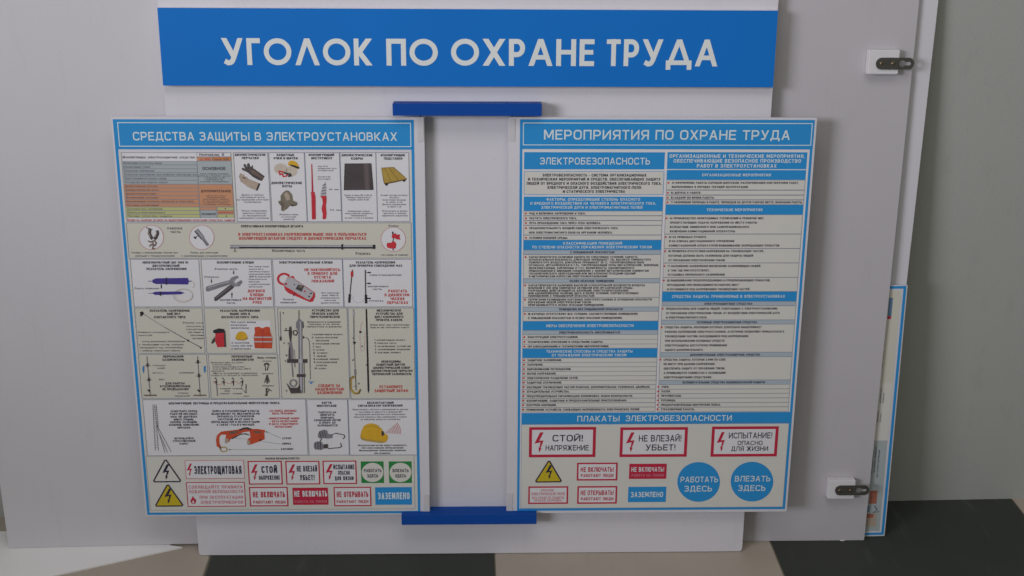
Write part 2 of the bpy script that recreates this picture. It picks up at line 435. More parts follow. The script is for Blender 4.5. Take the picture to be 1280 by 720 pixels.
Z1, Z2, Z3, Z4 = .00025, .0005, .00075, .0010
class Print:
    """a printed region on a sheet, laid out in the sheet's own plane through the measuring map H"""
    def __init__(s, H, root): s.H = H; s.root = root
    def rect(s, col, x0, y0, x1, y1, z, m):
        a = s.H(x0, y0); b = s.H(x1, y1); col.poly([(a[0], b[1]), (b[0], b[1]), (b[0], a[1]), (a[0], a[1])], z, m)
    def frame(s, col, x0, y0, x1, y1, t, z, m):
        a = s.H(x0, y0); b = s.H(x1, y1)
        col.path([(a[0]+t/2, a[1]-t/2), (b[0]-t/2, a[1]-t/2), (b[0]-t/2, b[1]+t/2), (a[0]+t/2, b[1]+t/2)], t, z, m, 1)
    def poly(s, col, pts, z, m): col.poly([s.H(*p) for p in pts], z, m)
    def path(s, col, pts, t, z, m, closed=0): col.path([s.H(*p) for p in pts], t, z, m, closed)
    def disc(s, col, cx, cy, rx, ry, z, m, n=28, a0=0, a1=360, sx=None):
        pts = [s.H(cx + rx * cos(radians(a0 + (a1-a0) * k / n)), cy - ry * sin(radians(a0 + (a1-a0) * k / n))) for k in range(n if a1-a0 >= 360 else n + 1)]
        col.poly(pts, z, m)
    def arc(s, col, cx, cy, rx, ry, a0, a1, t, z, m, n=16):
        full = a1 - a0 >= 360
        pts = [s.H(cx + rx * cos(radians(a0 + (a1-a0) * k / n)), cy - ry * sin(radians(a0 + (a1-a0) * k / n))) for k in range(n if full else n + 1)]
        col.path(pts, t, z, m, 1 if full else 0)
    def text(s, col, txt, x0, x1, yc, h, m='ink', look='text', align='fit', z=Z3):
        a = s.H(x0, yc); b = s.H(x1, yc); u = s.H((x0+x1)/2, yc - h/2); d = s.H((x0+x1)/2, yc + h/2)
        col.text(txt, a[0], b[0], (u[1] + d[1]) / 2, u[1] - d[1], z, m, look, align)
    def bolt(s, col, x0, y0, x1, y1, z, m):
        B = [(.62,0),(1,0),(.52,.42),(1.0,.40),(.66,.80),(.80,.78),(.52,1),(.42,.72),(.54,.77),(.66,.50),(0,.56)]
        s.poly(col, [(x0 + (x1-x0)*p[0], y0 + (y1-y0)*p[1]) for p in B], z, m)

# ================================================================ THE SETTING
fyaw = 0.04185
Rf = Matrix.Rotation(fyaw, 4, 'Z')
floor = box('floor', -3.2, -1.6, -.06, 3.2, 3.2, -.0016, 'grout')
floor.rotation_euler = (0, 0, fyaw)
floor['kind'] = 'structure'
ROW0 = 1.50 - .5 * 2
for name in ('tile_dark', 'tile_beige'):
    pass
tile_me = {}
for nm in ('tile_dark', 'tile_beige'):
    bm = bmesh.new(); box_bm(bm, .0014, .0014, -.009, .4986, .4986, 0, .0012, 2)
    me = bpy.data.meshes.new(nm); bm.to_mesh(me); bm.free(); me.materials.append(M[nm]); tile_me[nm] = me
for r in range(4):
    for c in range(-3, 6):
        nm = 'tile_dark' if (c + r) % 2 == 0 else 'tile_beige'
        o = bpy.data.objects.new('floor_tile', tile_me[nm]); C.objects.link(o)
        o.parent = floor
        o.location = (-.45307 - .5 + c * .5, -.03 + r * .5 + .04, random.uniform(-.0003, .0002))
wall = box('wall', -3.0, 0, -.05, 3.0, .12, 2.7, 'wall_paint')
wall['kind'] = 'structure'
wall.location = (.7218, 1.9370, 0); wall.rotation_euler = (0, 0, .050)

# ================================================================ THE STAND
X0, Y0, YAW, LEAN = -.06604, 1.75301, .02889, .11533
TH = .010
zb = TH * sin(LEAN)
stand = thing('information_stand', 'white stand with blue title strip and two short blue rails, in front of the boards',
              'information stand', leaning(X0, Y0, YAW, LEAN, zb))
def blank_board(name, x0, y0, x1, y1, t, m, parent, r=.004):
    """flat plastic sheet with softened corners and arrises"""
    bm = bmesh.new()
    o = slab(name, rounded(x0, y0, x1, y1, r), -t, 0, m, parent)
    md = o.modifiers.new('arris', 'BEVEL'); md.width = .0007; md.segments = 2; md.limit_method = 'ANGLE'; md.angle_limit = radians(60)
    bm.free()
    return o
blank_board('backboard', -.48057, 0, .48057, .972, TH, 'white_pvc', stand, .006)
sx, sy, sw, sh = -.47883, .82123, .95723, .11907
ts = box('title_strip', sx, sy, .0002, sx + sw, sy + sh, .012, 'white_pvc', stand, .0005, 1)
ts['label'] = 'wide blue strip lettered УГОЛОК ПО ОХРАНЕ ТРУДА'
c = Sheet(); c.poly([(sx+.0004, sy+.0004), (sx+sw-.0004, sy+.0004), (sx+sw-.0004, sy+sh-.0004), (sx+.0004, sy+sh-.0004)], .0122, 'film_blue')
c.build('blue_film', ts)
HS = homography([(196.31, 10.21), (972.96, 13.85), (966.54, 110.45), (203.68, 108.21)],
                [(sx, sy+sh), (sx+sw, sy+sh), (sx+sw, sy), (sx, sy)])
pr = Print(HS, ts)
for wd, xa, xb, yc in (('УГОЛОК', 277.1, 465.5, 65.6), ('ПО', 483, 547.3, 66.2), ('ОХРАНЕ', 563.8, 742.8, 66.4), ('ТРУДА', 758.2, 897.3, 66.9)):
    c = Sheet(); pr.text(c, wd, xa, xb, yc, 33.6, 'letter_white', 'geo', 'fit', .0124); c.build('lettering', ts)
for (x, y, w, h) in ((-.12109, .77823, .23269, .0187), (-.12129, .07288, .23302, .01882)):
    box('rail', x, y, .0003, x + w, y + h, .032, 'rail_blue', stand, .0004, 1)
for px_ in (-.0825, .0700):          # steel pivot pins standing in the rails, seen in the gaps above and below the panels
    for y in (.7755, .0895 - .0025):
        pass

# ================================================================ LEFT HINGED PANEL
def panel(name, label, x, y, w, h, hinge_right):
    mw = leaning(X0, Y0, YAW, LEAN, zb) @ Matrix.Translation((x, y, .018))
    r = thing(name, label, 'poster panel', mw, 'hinged poster panels hung between the blue rails')
    blank = slab('panel_board', rounded(0, 0, w, h, .0015, 2), -.0045, 0, 'white_pvc', r)
    hx = w - .0108 if hinge_right else .0008
    for yy in (h - .0385, .0015):
        tb = box('hinge_strip', hx, yy, .0002, hx + .0100, yy + .037, .0007, 'tab_grey', r, .0002, 1)
    px = w - .006 if hinge_right else .006
    for a, b in ((h - .012, h + .0038), (-.0035 - (y - .0860) * 0 , .012)):
        bm = bmesh.new()
        bmesh.ops.create_cone(bm, cap_ends=True, segments=12, radius1=.0015, radius2=.0015, depth=abs(b - a))
        me = bpy.data.meshes.new('pin'); 
        bmesh.ops.rotate(bm, verts=bm.verts, cent=(0, 0, 0), matrix=Matrix.Rotation(pi/2, 3, 'X'))
        bmesh.ops.translate(bm, verts=bm.verts, vec=(px, (a + b) / 2, -.0065))
        bm.to_mesh(me); bm.free()
        link('pivot_pin', me, r, ('hanger_steel',))
    return r
LW, LH = .48906, .68831
lp = panel('poster_panel', 'left hinged poster headed СРЕДСТВА ЗАЩИТЫ В ЭЛЕКТРОУСТАНОВКАХ with pictures of protective gear', -.56187, .08593, LW, LH, True)
HL = homography([(138.4, 146.43), (530.16, 147.31), (537.45, 643.49), (182.34, 645.86)], [(0, LH), (LW, LH), (LW, 0), (0, 0)])
L = Print(HL, lp)

def border(pr, x0, y0, x1, y1, t, yt, inner=(None,)):
    c = Sheet()
    pr.frame(c, x0, y0, x1, y1, t, Z1, 'print_blue')
    return c.build('blue_border', pr.root)
def title_band(pr, x0, y0, x1, y1, rule, text, tx0, tx1, tyc, th):
    c = Sheet(); pr.rect(c, x0, y0, x1, y1, Z1 + .0001, 'print_blue')
    o = c.build('title_band', pr.root)
    c = Sheet(); pr.frame(c, *rule, .0013, Z2, 'letter_pale'); c.build('white_rule', o)
    c = Sheet(); pr.text(c, text, tx0, tx1, tyc, th, 'letter_pale', 'wide', 'fit', Z2); c.build('lettering', o)
def cell(pr, x0, y0, x1, y1, fill, line='line_grey', lt=.0009, name='info_box'):
    c = Sheet(); pr.rect(c, x0, y0, x1, y1, Z1, fill)
    if line: pr.frame(c, x0, y0, x1, y1, lt, Z2, line)
    return c.build(name, pr.root)
def letters(pr, parent, items, name='lettering'):
    """items: (text, x0, x1, yc, h, ink, look, align)"""
    c = Sheet()
    for it in items:
        t, x0, x1, yc, h = it[:5]; ink = it[5] if len(it) > 5 else 'ink'; look = it[6] if len(it) > 6 else 'text'; al = it[7] if len(it) > 7 else 'fit'
        pr.text(c, t, x0, x1, yc, h, ink, look, al, Z3)
    return c.build(name, parent)
def centred(lines, xc, widths, ys, h, ink='ink', look='text'):
    if not hasattr(widths, '__len__'): widths = [widths] * len(lines)
    return [(t, xc - w/2, xc + w/2, y, h, ink, look, 'fit') for t, w, y in zip(lines, widths, ys)]

c = Sheet(); L.rect(c, 147, 191, 523.6, 640, Z1 - .0001, 'paper_grey'); c.build('printed_paper', lp)
border(L, 141, 149.9, 525.6, 642.0, .0044, 0)
title_band(L, 141.6, 150.4, 516.9, 187.9, (146.6, 153.6, 514.2, 184.6), 'СРЕДСТВА ЗАЩИТЫ В ЭЛЕКТРОУСТАНОВКАХ', 166.4, 496.3, 171.3, 10.6)

# -- table of protective means
tb = cell(L, 151.3, 191.2, 294, 278, 'paper_white', 'line_grey', .0008, 'means_table')
def band(pr, parent, x0, y0, x1, y1, m, name='table_row', line=True):
    c = Sheet(); pr.rect(c, x0, y0, x1, y1, Z2 + .0001, m)
    if line:
        pr.frame(c, x0, y0, x1, y1, .0005, Z2 + .0002, 'line_grey')
    return c.build(name, parent)
def mid(a, b, k): return a + (b - a) * k
XL = lambda y: 151.8 + (y - 200) * .085      # left edge of the table as it runs down the sheet
XM = lambda y: 246.2 + (y - 200) * .058
XR = lambda y: 289.4 + (y - 200) * .052
rows = [(202, 'row_grey', 'Изолирующие штанги всех видов', 48), (206.85, 'row_grey', 'Изолирующие клещи', 33), (211.7, 'row_grey', 'Указатели напряжения', 38),
        (216.5, 'row_grey', 'Указатели напряжения для проверки совпадения фаз', 91), (221.3, 'row_grey', 'Электроизмерительные клещи', 52), (226.1, 'row_grey', 'Устройства для прокола кабеля', 53),
        (231, 'row_orange', 'Диэлектрические перчатки', 40), (235.75, 'row_orange', 'Диэлектрические боты', 41), (240.5, 'row_orange', 'Диэлектрические ковры', 38),
        (245.25, 'row_orange', 'Изолирующие накладки', 40), (250, 'row_orange', 'Изолирующие колпаки, покрытия и подставки', 84), (254.75, 'row_orange', 'Лестницы изолирующие', 40),
        (259.5, 'row_green', 'Сигнализаторы напряжения', 44), (264, 'row_green', 'Плакаты и знаки безопасности', 47), (268.5, 'row_green', 'Прочие средства защиты', 55)]
items = []
for i, (y, m, t, w) in enumerate(rows):
    y2 = rows[i+1][0] if i + 1 < len(rows) else 273
    ym = (y + y2) / 2
    band(L, tb, XL(y), y, XM(y2), y2, m)
    items.append((t, XL(ym) + 2, XL(ym) + 2 + w, ym, 2.5, 'ink_soft', 'fine'))
band(L, tb, XM(202), 202, XR(231), 231, 'row_grey', 'table_cell')
band(L, tb, XM(231), 231, XR(259.5), 259.5, 'row_orange', 'table_cell')
band(L, tb, XM(196), 196.8, mid(XM(200), XR(200), .45), 202, 'row_orange', 'table_cell')
band(L, tb, mid(XM(200), XR(200), .45), 196.8, XR(200), 202, 'orange_deep', 'table_cell')
band(L, tb, XM(262), 259.5, 271.2, 263.4, 'row_orange', 'table_cell'); band(L, tb, 271.2, 259.5, XR(262), 263.8, 'row_green', 'table_cell')
band(L, tb, XM(266), 263.4, 271.6, 273, 'row_grey', 'table_cell')
band(L, tb, 271.6, 263.8, XR(266), 268.4, 'row_orange', 'table_cell'); band(L, tb, 271.6, 268.4, XR(270), 273, 'row_green', 'table_cell')
c = Sheet(); L.frame(c, XM(192), 191.4, XR(196), 196.8, .0005, Z2, 'line_grey'); c.build('head_rule', tb)
items += [('Изолирующее электрозащитное средство', 153.5, 243.5, 197.2, 3.1, 'ink_soft', 'fine'), ('Напряжение, В', 249.4, 280, 194, 3.2, 'ink_soft', 'fine'),
          ('до 1000', 250, 263, 199.8, 2.8, 'ink_red', 'fine'), ('свыше 1000', 268, 286, 199.8, 2.4, 'ink_soft', 'fine'),
          ('ОСНОВНОЕ', 253.2, 282, 211.4, 4.0, 'ink', 'text'), ('ДОПОЛНИТЕЛЬНОЕ', 251.4, 289, 239.6, 3.0, 'ink', 'text'),
          ('ОСНОВНОЕ', 252.4, 270, 268.3, 2.6, 'ink', 'text'), ('дополнительное', 273, 291.5, 266.1, 2.0, 'ink_red', 'fine'),
          ('ПРАВО НА НАЛИЧИЕ ШТАМПА НА ВЫДЕРЖИВАЮЩИХ ИСПЫТАНИЕ СРЕДСТВАХ ЗАЩИТЫ', 159.5, 293, 276.0, 2.4, 'ink_red', 'fine')]
items += centred(['рабочее напряжение выдерживают', 'длительно и позволяют касаться', 'к токоведущим частям', 'находящимся под', 'рабочим напряжением'], 268, (36, 40, 26, 22, 35), (218, 220.6, 223.0, 225.4, 227.8), 1.7, 'ink', 'fine')
items += centred(['сами по себе не могут', 'при данном напряжении', 'обеспечить защиту', 'от поражения током', 'и применяются совместно', 'с основными средствами'], 270, (24, 22, 32, 34, 30, 36), (245.4, 247.6, 249.8, 252, 254.1, 256.3), 1.6, 'ink_soft', 'fine')
letters(L, tb, items)
c = Sheet(); L.disc(c, 282, 261.5, .8, .7, Z4, 'ink', 8); L.disc(c, 283, 270.8, .8, .7, Z4, 'ink', 8); c.build('table_dot', tb)

# -- first row of picture boxes
b = cell(L, 291.5, 191.2, 339.3, 278, 'paper_white')
c = Sheet(); g = lambda x, y: (290 + x/7.2, 185 + y/7.2)
L.poly(c, [g(*p) for p in ((88,190),(94,182),(104,184),(120,198),(116,182),(103,160),(110,150),(119,149),(136,178),(140,176),(134,156),(145,142),(156,145),(165,172),(175,176),(182,160),(190,166),(188,186),(204,196),(294,260),(280,284),(268,302),(228,288),(186,262),(146,228),(120,214),(98,206))], Z3, 'art_dark')
L.poly(c, [g(*p) for p in ((150,196),(196,205),(285,268),(275,285),(190,240))], Z4, 'art_brown')
c.build('glove_picture', b)
c = Sheet()
L.poly(c, [g(*p) for p in ((62,262),(66,250),(74,258),(70,240),(78,232),(86,238),(92,256),(96,240),(104,238),(112,262),(128,262),(150,285),(200,304),(252,325),(242,358),(228,388),(180,372),(140,352),(104,324),(78,306),(72,284))], Z3, 'art_tan')
L.poly(c, [g(*p) for p in ((242,322),(254,327),(229,389),(217,384))], Z4, 'art_black')
L.poly(c, [g(*p) for p in ((95,262),(118,268),(124,282),(104,280))], Z4, 'art_brown')
c.build('glove_picture', b)
letters(L, b, [('ДИЭЛЕКТРИЧЕСКИЕ', 293.5, 332, 194.2, 2.9), ('ПЕРЧАТКИ', 302.5, 323.3, 198.3, 2.9)]
        + centred(['Дыры и порезы', 'проверять', 'до надевания скруткой', 'запрещено'], 315.7, (27, 31, 39, 21), (244.3, 247.3, 250.3, 253.2), 1.9, 'ink_soft', 'fine')
        + centred(['Перед применением', 'осмотреть перчатки', 'на механические', 'повреждения и загрязнения'], 317.8, (31, 29, 29, 37), (264.2, 267.2, 270.2, 273.2), 1.9, 'ink_soft', 'fine'))
b = cell(L, 335.6, 191.2, 384.3, 278, 'paper_white')
c = Sheet()
L.disc(c, *g(440,192), 8.6, 6.6, Z2, 'art_cream', 20); L.disc(c, *g(535,215), 7.2, 6.6, Z2, 'art_cream', 20)
L.poly(c, [g(*p) for p in ((505,140),(520,122),(550,118),(580,132),(600,165),(606,190),(592,196),(560,178),(505,158))], Z3, 'art_yellow')
L.poly(c, [g(*p) for p in ((520,152),(560,160),(592,172),(606,178),(604,194),(575,184),(530,165))], Z4, 'art_black')
L.path(c, [g(*p) for p in ((425,215),(432,245),(455,238),(462,262),(490,258),(500,240),(478,228),(450,218))], .0022, Z3, 'art_red', 1)
L.path(c, [g(*p) for p in ((470,228),(500,236),(525,240),(530,255),(505,258))], .0026, Z4, 'art_black')
c.build('face_shield_picture', b)
c = Sheet()
L.poly(c, [g(*p) for p in ((490,385),(515,392),(542,425),(550,478),(590,497),(583,520),(548,530),(520,522),(502,548),(462,575),(442,566),(446,530),(420,500),(418,484),(440,478),(438,436),(460,405))], Z3, 'art_olive')
L.poly(c, [g(*p) for p in ((440,486),(470,505),(470,540),(448,560),(445,530))], Z4, 'art_brown')
L.poly(c, [g(*p) for p in ((470,420),(492,400),(520,430),(524,470),(490,480))], Z4, 'art_tan')
L.poly(c, [g(*p) for p in ((520,522),(548,530),(583,520),(588,506),(560,520),(530,512))], Z4, 'art_dark')
c.build('overshoe_picture', b)
letters(L, b, [('ЗАЩИТНЫЕ', 345.6, 367.8, 194.4, 2.9), ('ОЧКИ И ЩИТКИ', 342, 372, 198.5, 2.9), ('ДИЭЛЕКТРИЧЕСКИЕ', 339.3, 377.5, 229.4, 2.9), ('БОТЫ', 353, 364.7, 233.4, 2.9)]
        + centred(['Проверять обувь', 'на отсутствие', 'дефектов'], 361, (23, 18, 13), (268.8, 271.7, 274.6), 1.9, 'ink_soft', 'fine'))
b = cell(L, 380.5, 191.2, 427.5, 278, 'paper_white')
c = Sheet()
L.poly(c, [g(*p) for p in ((714,150),(722,150),(733,402),(718,402))], Z3, 'sign_red')
L.poly(c, [g(*p) for p in ((709,402),(746,402),(746,420),(752,440),(755,640),(745,648),(725,648),(720,640),(714,430))], Z3, 'art_red')
L.path(c, [g(*p) for p in ((731,425),(739,640))], .0012, Z4, 'sign_red')
c.build('tool_picture', b)
c = Sheet()
L.poly(c, [g(*p) for p in ((840,305),(822,345),(800,400),(798,436),(845,436),(848,380))], Z3, 'art_light')
for k in range(4): L.path(c, [g(804 + k*3, 420 - k*26), g(846, 408 - k*26)], .0009, Z4, 'art_black')
L.poly(c, [g(*p) for p in ((795,436),(850,436),(852,470),(846,520),(852,600),(846,640),(830,648),(815,640),(818,600),(806,550),(818,500),(812,462))], Z3, 'art_red')
c.build('tool_picture', b)
letters(L, b, [('ИЗОЛИРУЮЩИЙ', 386, 417.5, 194.4, 2.9), ('ИНСТРУМЕНТ', 389, 415.4, 198.5, 2.9)]
        + [(t, 397.5, 397.5 + w, y, 1.7, 'ink_soft', 'fine') for t, w, y in (('длина 10 мм', 12, 208.5), ('изоляционной части', 23, 211.2), ('отвертки', 19, 213.8), ('монтерский', 15, 221.7), ('инструмент', 16, 224.5))]
        + [('15 мм', 411, 423, 237.5, 1.7, 'ink_soft', 'fine'), ('70 мм', 412, 426, 263.2, 1.7, 'ink_soft', 'fine')])
b = cell(L, 424.6, 191.2, 472.2, 278, 'paper_white')
c = Sheet(); g2 = lambda x, y: (410 + x/7.2, 185 + y/7.2)
L.poly(c, [g2(152,147), g2(388,145), g2(408,380), g2(145,382)], Z2, 'art_dark')
for k in range(6):
    L.poly(c, [g2(300 + k*15, 148), g2(315 + k*15, 148), g2(328 + k*13, 379), g2(315 + k*13, 379)], Z3 + k * .00001, ('art_dark', 'art_mat', 'art_mat2', 'art_mat2', 'art_mat', 'art_dark')[k])
L.path(c, [g2(152,147), g2(388,145), g2(408,380), g2(145,382)], .0007, Z4, 'art_black', 1)
c.build('mat_picture', b)
letters(L, b, [('ДИЭЛЕКТРИЧЕСКИЕ', 427, 465.6, 194.7, 2.9), ('КОВРЫ', 439, 453.3, 198.9, 2.9)]
        + centred(['Размер не менее 50 на 50 см', 'Рифленая поверхность', 'Толщина ковра 6 мм'], 447.8, (34, 30, 26), (244.7, 247.5, 250.3), 1.9, 'ink_soft', 'fine')
        + centred(['Очищенный осматр', 'перед работой каждый раз', 'Периодичность', 'не реже 1 раза в 6 месяцев'], 448.7, (27, 35, 19, 35), (264.6, 267.4, 270.1, 273), 1.9, 'ink_soft', 'fine'))
b = cell(L, 469.5, 191.2, 512.8, 278, 'paper_white')
c = Sheet()
L.poly(c, [g2(478,185), g2(590,178), g2(708,282), g2(508,322)], Z2, 'art_gold')
L.poly(c, [g2(508,322), g2(708,282), g2(706,292), g2(512,334)], Z3, 'art_gold_dark')
L.poly(c, [g2(478,185), g2(508,322), g2(512,334), g2(502,320)], Z3, 'art_gold_dark')
for k in (.3, .62):
    L.path(c, [g2(478 + 112*k, 185 - 7*k), g2(508 + 200*k, 322 - 40*k)], .0005, Z3, 'art_gold_dark')
L.path(c, [g2(478,185), g2(590,178), g2(708,282)], .0006, Z3, 'art_gold_dark')
L.disc(c, *g2(527,333), 1.7, 1.5, Z4, 'art_black', 10); L.disc(c, *g2(685,298), 1.6, 1.4, Z4, 'art_black', 10)
c.build('stool_picture', b)
letters(L, b, [('ИЗОЛИРУЮЩИЕ', 476, 506.2, 194.7, 2.9), ('ПОДСТАВКИ', 480, 502.8, 198.9, 2.9)]
        + centred(['Размер настила не менее', '50 на 50 см', 'Зазор между планками', 'не более 3 см', 'Высота изоляторов', 'не менее 7 см'], 492.7, (33, 11, 29, 20, 29, 17), (244.7, 247.7, 250.5, 253.3, 256.2, 259), 1.9, 'ink_soft', 'fine')
        + centred(['Края настила не должны', 'выступать за опорную', 'поверхность изоляторов'], 493.5, (31, 28, 32), (264.4, 267.3, 270.2), 1.9, 'ink_soft', 'fine'))

# -- operating rod row
b = cell(L, 157.5, 279, 515, 323.6, 'paper_beige')
q3 = lambda x, y: (150 + x/5.54, 270 + y/5.54)
q4 = lambda x, y: (340 + x/5.54, 270 + y/5.54)
for cx, cy in (q3(218,152), q3(567,152), q4(840,165)):
    c = Sheet()
    L.disc(c, cx, cy, 15.1, 15.0, Z2, 'paper_white', 32); L.arc(c, cx, cy, 15.3, 15.2, 0, 360, .0006, Z3, 'sign_pink', 32)
    c.build('white_disc', b)
c = Sheet(); g3 = lambda x, y: (175 + x/10.24, 275 + y/10.24)
L.path(c, [g3(82,105), g3(160,128)], .0016, Z3, 'art_brown')
L.path(c, [g3(130,125), g3(122,175), g3(150,235), g3(165,250)], .0052, Z3, 'art_dark')
L.path(c, [g3(222,140), g3(228,180), g3(205,235), g3(180,250)], .0052, Z3 + .00003, 'art_dark')
L.path(c, [g3(212,145), g3(212,180), g3(196,220)], .0013, Z4, 'art_tan')
L.path(c, [g3(118,135), g3(112,175), g3(135,220)], .0011, Z4, 'art_tan')
L.path(c, [g3(105,275), g3(140,290), g3(190,270), g3(212,300), g3(195,335), g3(150,320), g3(122,345)], .0022, Z3, 'art_brown')
L.path(c, [g3(165,290), g3(178,330), g3(160,372), g3(195,374)], .0020, Z4, 'art_brown')
c.build('clamp_head_picture', b)
c = Sheet()
L.poly(c, [g3(700,148), g3(745,118), g3(830,225), g3(795,255)], Z3, 'art_grey')
L.path(c, [g3(727,132), g3(812,240)], .0013, Z4, 'art_light'); L.path(c, [g3(703,152), g3(792,255)], .0012, Z4, 'art_black')
L.path(c, [g3(815,242), g3(878,332)], .0032, Z3, 'art_grey'); L.path(c, [g3(800,255), g3(862,338)], .0010, Z4, 'art_black')
L.path(c, [g3(692,222), g3(720,246)], .0026, Z3, 'art_black'); L.path(c, [g3(710,228), g3(745,212)], .0012, Z3, 'art_dark')
c.build('finger_head_picture', b)
c = Sheet()
L.poly(c, [q4(832,112), q4(842,112), q4(842,132), q4(832,132)], Z3, 'art_black')
L.poly(c, [q4(*p) for p in ((835,130),(855,122),(862,132),(888,132),(884,152),(890,168),(862,165),(850,158),(836,160),(828,146))], Z3, 'art_red')
L.poly(c, [q4(*p) for p in ((798,190),(826,188),(838,178),(852,182),(862,200),(856,228),(830,230),(800,224),(794,206))], Z3, 'art_red')
L.path(c, [q4(842,160), q4(836,182)], .0012, Z4, 'art_black'); L.path(c, [q4(838,230), q4(840,242)], .0016, Z4, 'art_black')
c.build('probe_picture', b)
c = Sheet(); a, e = q3(765,207), q4(715,207)
L.poly(c, [(a[0], 307.3), (e[0], 307.6), (e[0], 311.0), (a[0], 310.9)], Z3, 'art_light')
L.poly(c, [(a[0], 309.2), (e[0], 309.4), (e[0], 311.3), (a[0], 311.2)], Z4, 'art_black')
L.poly(c, [(a[0], 306.8), (e[0], 307.2), (e[0], 307.7), (a[0], 307.4)], Z4, 'art_grey')
L.poly(c, [(426.8, 305.8), (429, 305.8), (429, 312.6), (426.8, 312.6)], Z4 + .00005, 'art_black'); L.poly(c, [(466, 306.6), (469.2, 306.6), (469.2, 311.8), (466, 311.8)], Z4 + .00005, 'art_black')
L.path(c, [q3(795,228), q3(797,245)], .0009, Z4, 'art_black'); L.path(c, [q3(786,248), q3(808,248)], .0009, Z4, 'art_black')
L.poly(c, [(288, 306.8), (299.3, 306.8), (299.3, 311.4), (288, 311.4)], Z4 + .00006, 'art_grey')
L.poly(c, [(288, 307.8), (299.3, 307.8), (299.3, 309.2), (288, 309.2)], Z4 + .00009, 'art_light')
c.build('rod_picture', b)
letters(L, b, [('ОПЕРАТИВНАЯ ИЗОЛИРУЮЩАЯ ШТАНГА', 301.3, 378.8, 283.5, 2.9),
        ('В ЭЛЕКТРОУСТАНОВКАХ НАПРЯЖЕНИЕМ ВЫШЕ 1000 В ПОЛЬЗОВАТЬСЯ', 298, 457.7, 293.6, 3.6, 'ink_red'),
        ('ИЗОЛИРУЮЩЕЙ ШТАНГОЙ СЛЕДУЕТ В ДИЭЛЕКТРИЧЕСКИХ ПЕРЧАТКАХ', 299, 457.5, 298.6, 3.6, 'ink_red'),
        ('Изолирующая часть', 340.4, 381.2, 313.9, 3.4, 'ink_soft', 'fine'), ('Рукоятка', 444.7, 462.7, 317.5, 3.6, 'ink_soft', 'fine'),
        ('РАБОЧАЯ', 209.6, 227.6, 286.2, 2.6, 'ink_soft', 'fine'), ('ЧАСТЬ', 213.3, 225.6, 290.6, 2.6, 'ink_soft', 'fine'),
        ('Головка с неразъемными губками для', 164.5, 222, 316.4, 2.2, 'ink_soft', 'fine'), ('операций с предохранителями', 169, 218, 320.4, 2.2, 'ink_soft', 'fine'),
        ('Палец для операций', 238.4, 272.2, 316.4, 2.2, 'ink_soft', 'fine'), ('с однополюсными разъединителями', 227, 284, 320.4, 2.2, 'ink_soft', 'fine'),
        ('Упоры', 485.3, 497.6, 283, 2.4, 'ink_soft', 'fine'), ('эти головки не заменяют', 476.6, 510, 319.2, 2.2, 'ink_soft', 'fine')])

# -- indicator and pliers row
b = cell(L, 162.5, 324.6, 253, 384.4, 'paper_white')
c = Sheet()
L.poly(c, [q3(*p) for p in ((225,446),(250,435),(470,432),(478,455),(472,478),(250,474),(228,466))], Z3, 'art_violet')
L.path(c, [q3(195,455), q3(228,455)], .0011, Z3, 'art_violet'); L.path(c, [q3(475,455), q3(496,455)], .0015, Z3, 'art_violet')
L.poly(c, [q3(*p) for p in ((318,430),(326,430),(326,480),(318,480))], Z4, 'art_black')
L.poly(c, [q3(*p) for p in ((222,538),(245,528),(420,526),(448,536),(420,546),(245,550))], Z3, 'art_violet')
L.path(c, [q3(198,540), q3(226,538)], .0008, Z3, 'art_violet'); L.poly(c, [q3(276,526), q3(286,526), q3(286,555), q3(276,555)], Z4, 'art_black')
cx, cy = q3(440,555)
L.arc(c, cx, cy, 12.0, 8.3, 0, 360, .0008, Z2, 'art_tan', 28); L.arc(c, cx + .8, cy - .6, 10.6, 7.2, 0, 360, .0006, Z2 + .00004, 'art_cream', 28)
L.path(c, [q3(496,455), q3(515,470), q3(515,495), q3(498,500)], .0006, Z2, 'art_tan')
c.build('indicator_picture', b)
c = Sheet(); L.poly(c, [q3(283,478), q3(291,478), q3(291,505), q3(283,505)], Z3, 'art_black'); c.build('arrow', b)
letters(L, b, [('НИЗКОВОЛЬТНЫЙ (ДО 1000 В)', 178.5, 235.2, 328.7, 2.8), ('ДВУХПОЛЮСНЫЙ', 190.6, 224.4, 332.8, 2.8), ('УКАЗАТЕЛЬ НАПРЯЖЕНИЯ', 182.9, 233, 336.8, 2.8),
               ('Панель индикации', 168.5, 198.7, 361.1, 2.2, 'ink_soft', 'fine')])
b = cell(L, 250.9, 324.6, 342.4, 384.4, 'paper_white')
c = Sheet()
L.poly(c, [q3(*p) for p in ((594,500),(604,490),(755,448),(772,458),(768,476),(612,526),(598,524))], Z3, 'art_grey')
L.path(c, [q3(612,498), q3(755,458)], .0012, Z4, 'art_light')
L.poly(c, [q3(*p) for p in ((652,570),(750,490),(770,478),(795,488),(780,508),(672,590),(656,592))], Z3 + .00004, 'art_dark')
L.path(c, [q3(664,574), q3(768,492)], .0012, Z4, 'art_grey')
L.poly(c, [q3(*p) for p in ((752,455),(775,428),(812,416),(822,430),(798,442),(790,462),(800,470),(840,446),(848,462),(825,490),(790,492),(765,480))], Z4 - .00005, 'art_grey')
L.path(c, [q3(785,448), q3(795,470), q3(815,478)], .0010, Z4, 'art_light')
c.build('pliers_picture', b)
for p in (((785,382),(790,382),(790,394),(794,394),(788,410),(781,394),(785,394)), ((631,440),(636,440),(636,453),(640,453),(634,470),(628,453),(631,453)), ((773,570),(778,570),(778,550),(782,550),(776,530),(769,550),(773,550))):
    c = Sheet(); L.poly(c, [q3(*k) for k in p], Z3, 'art_black'); c.build('arrow', b)
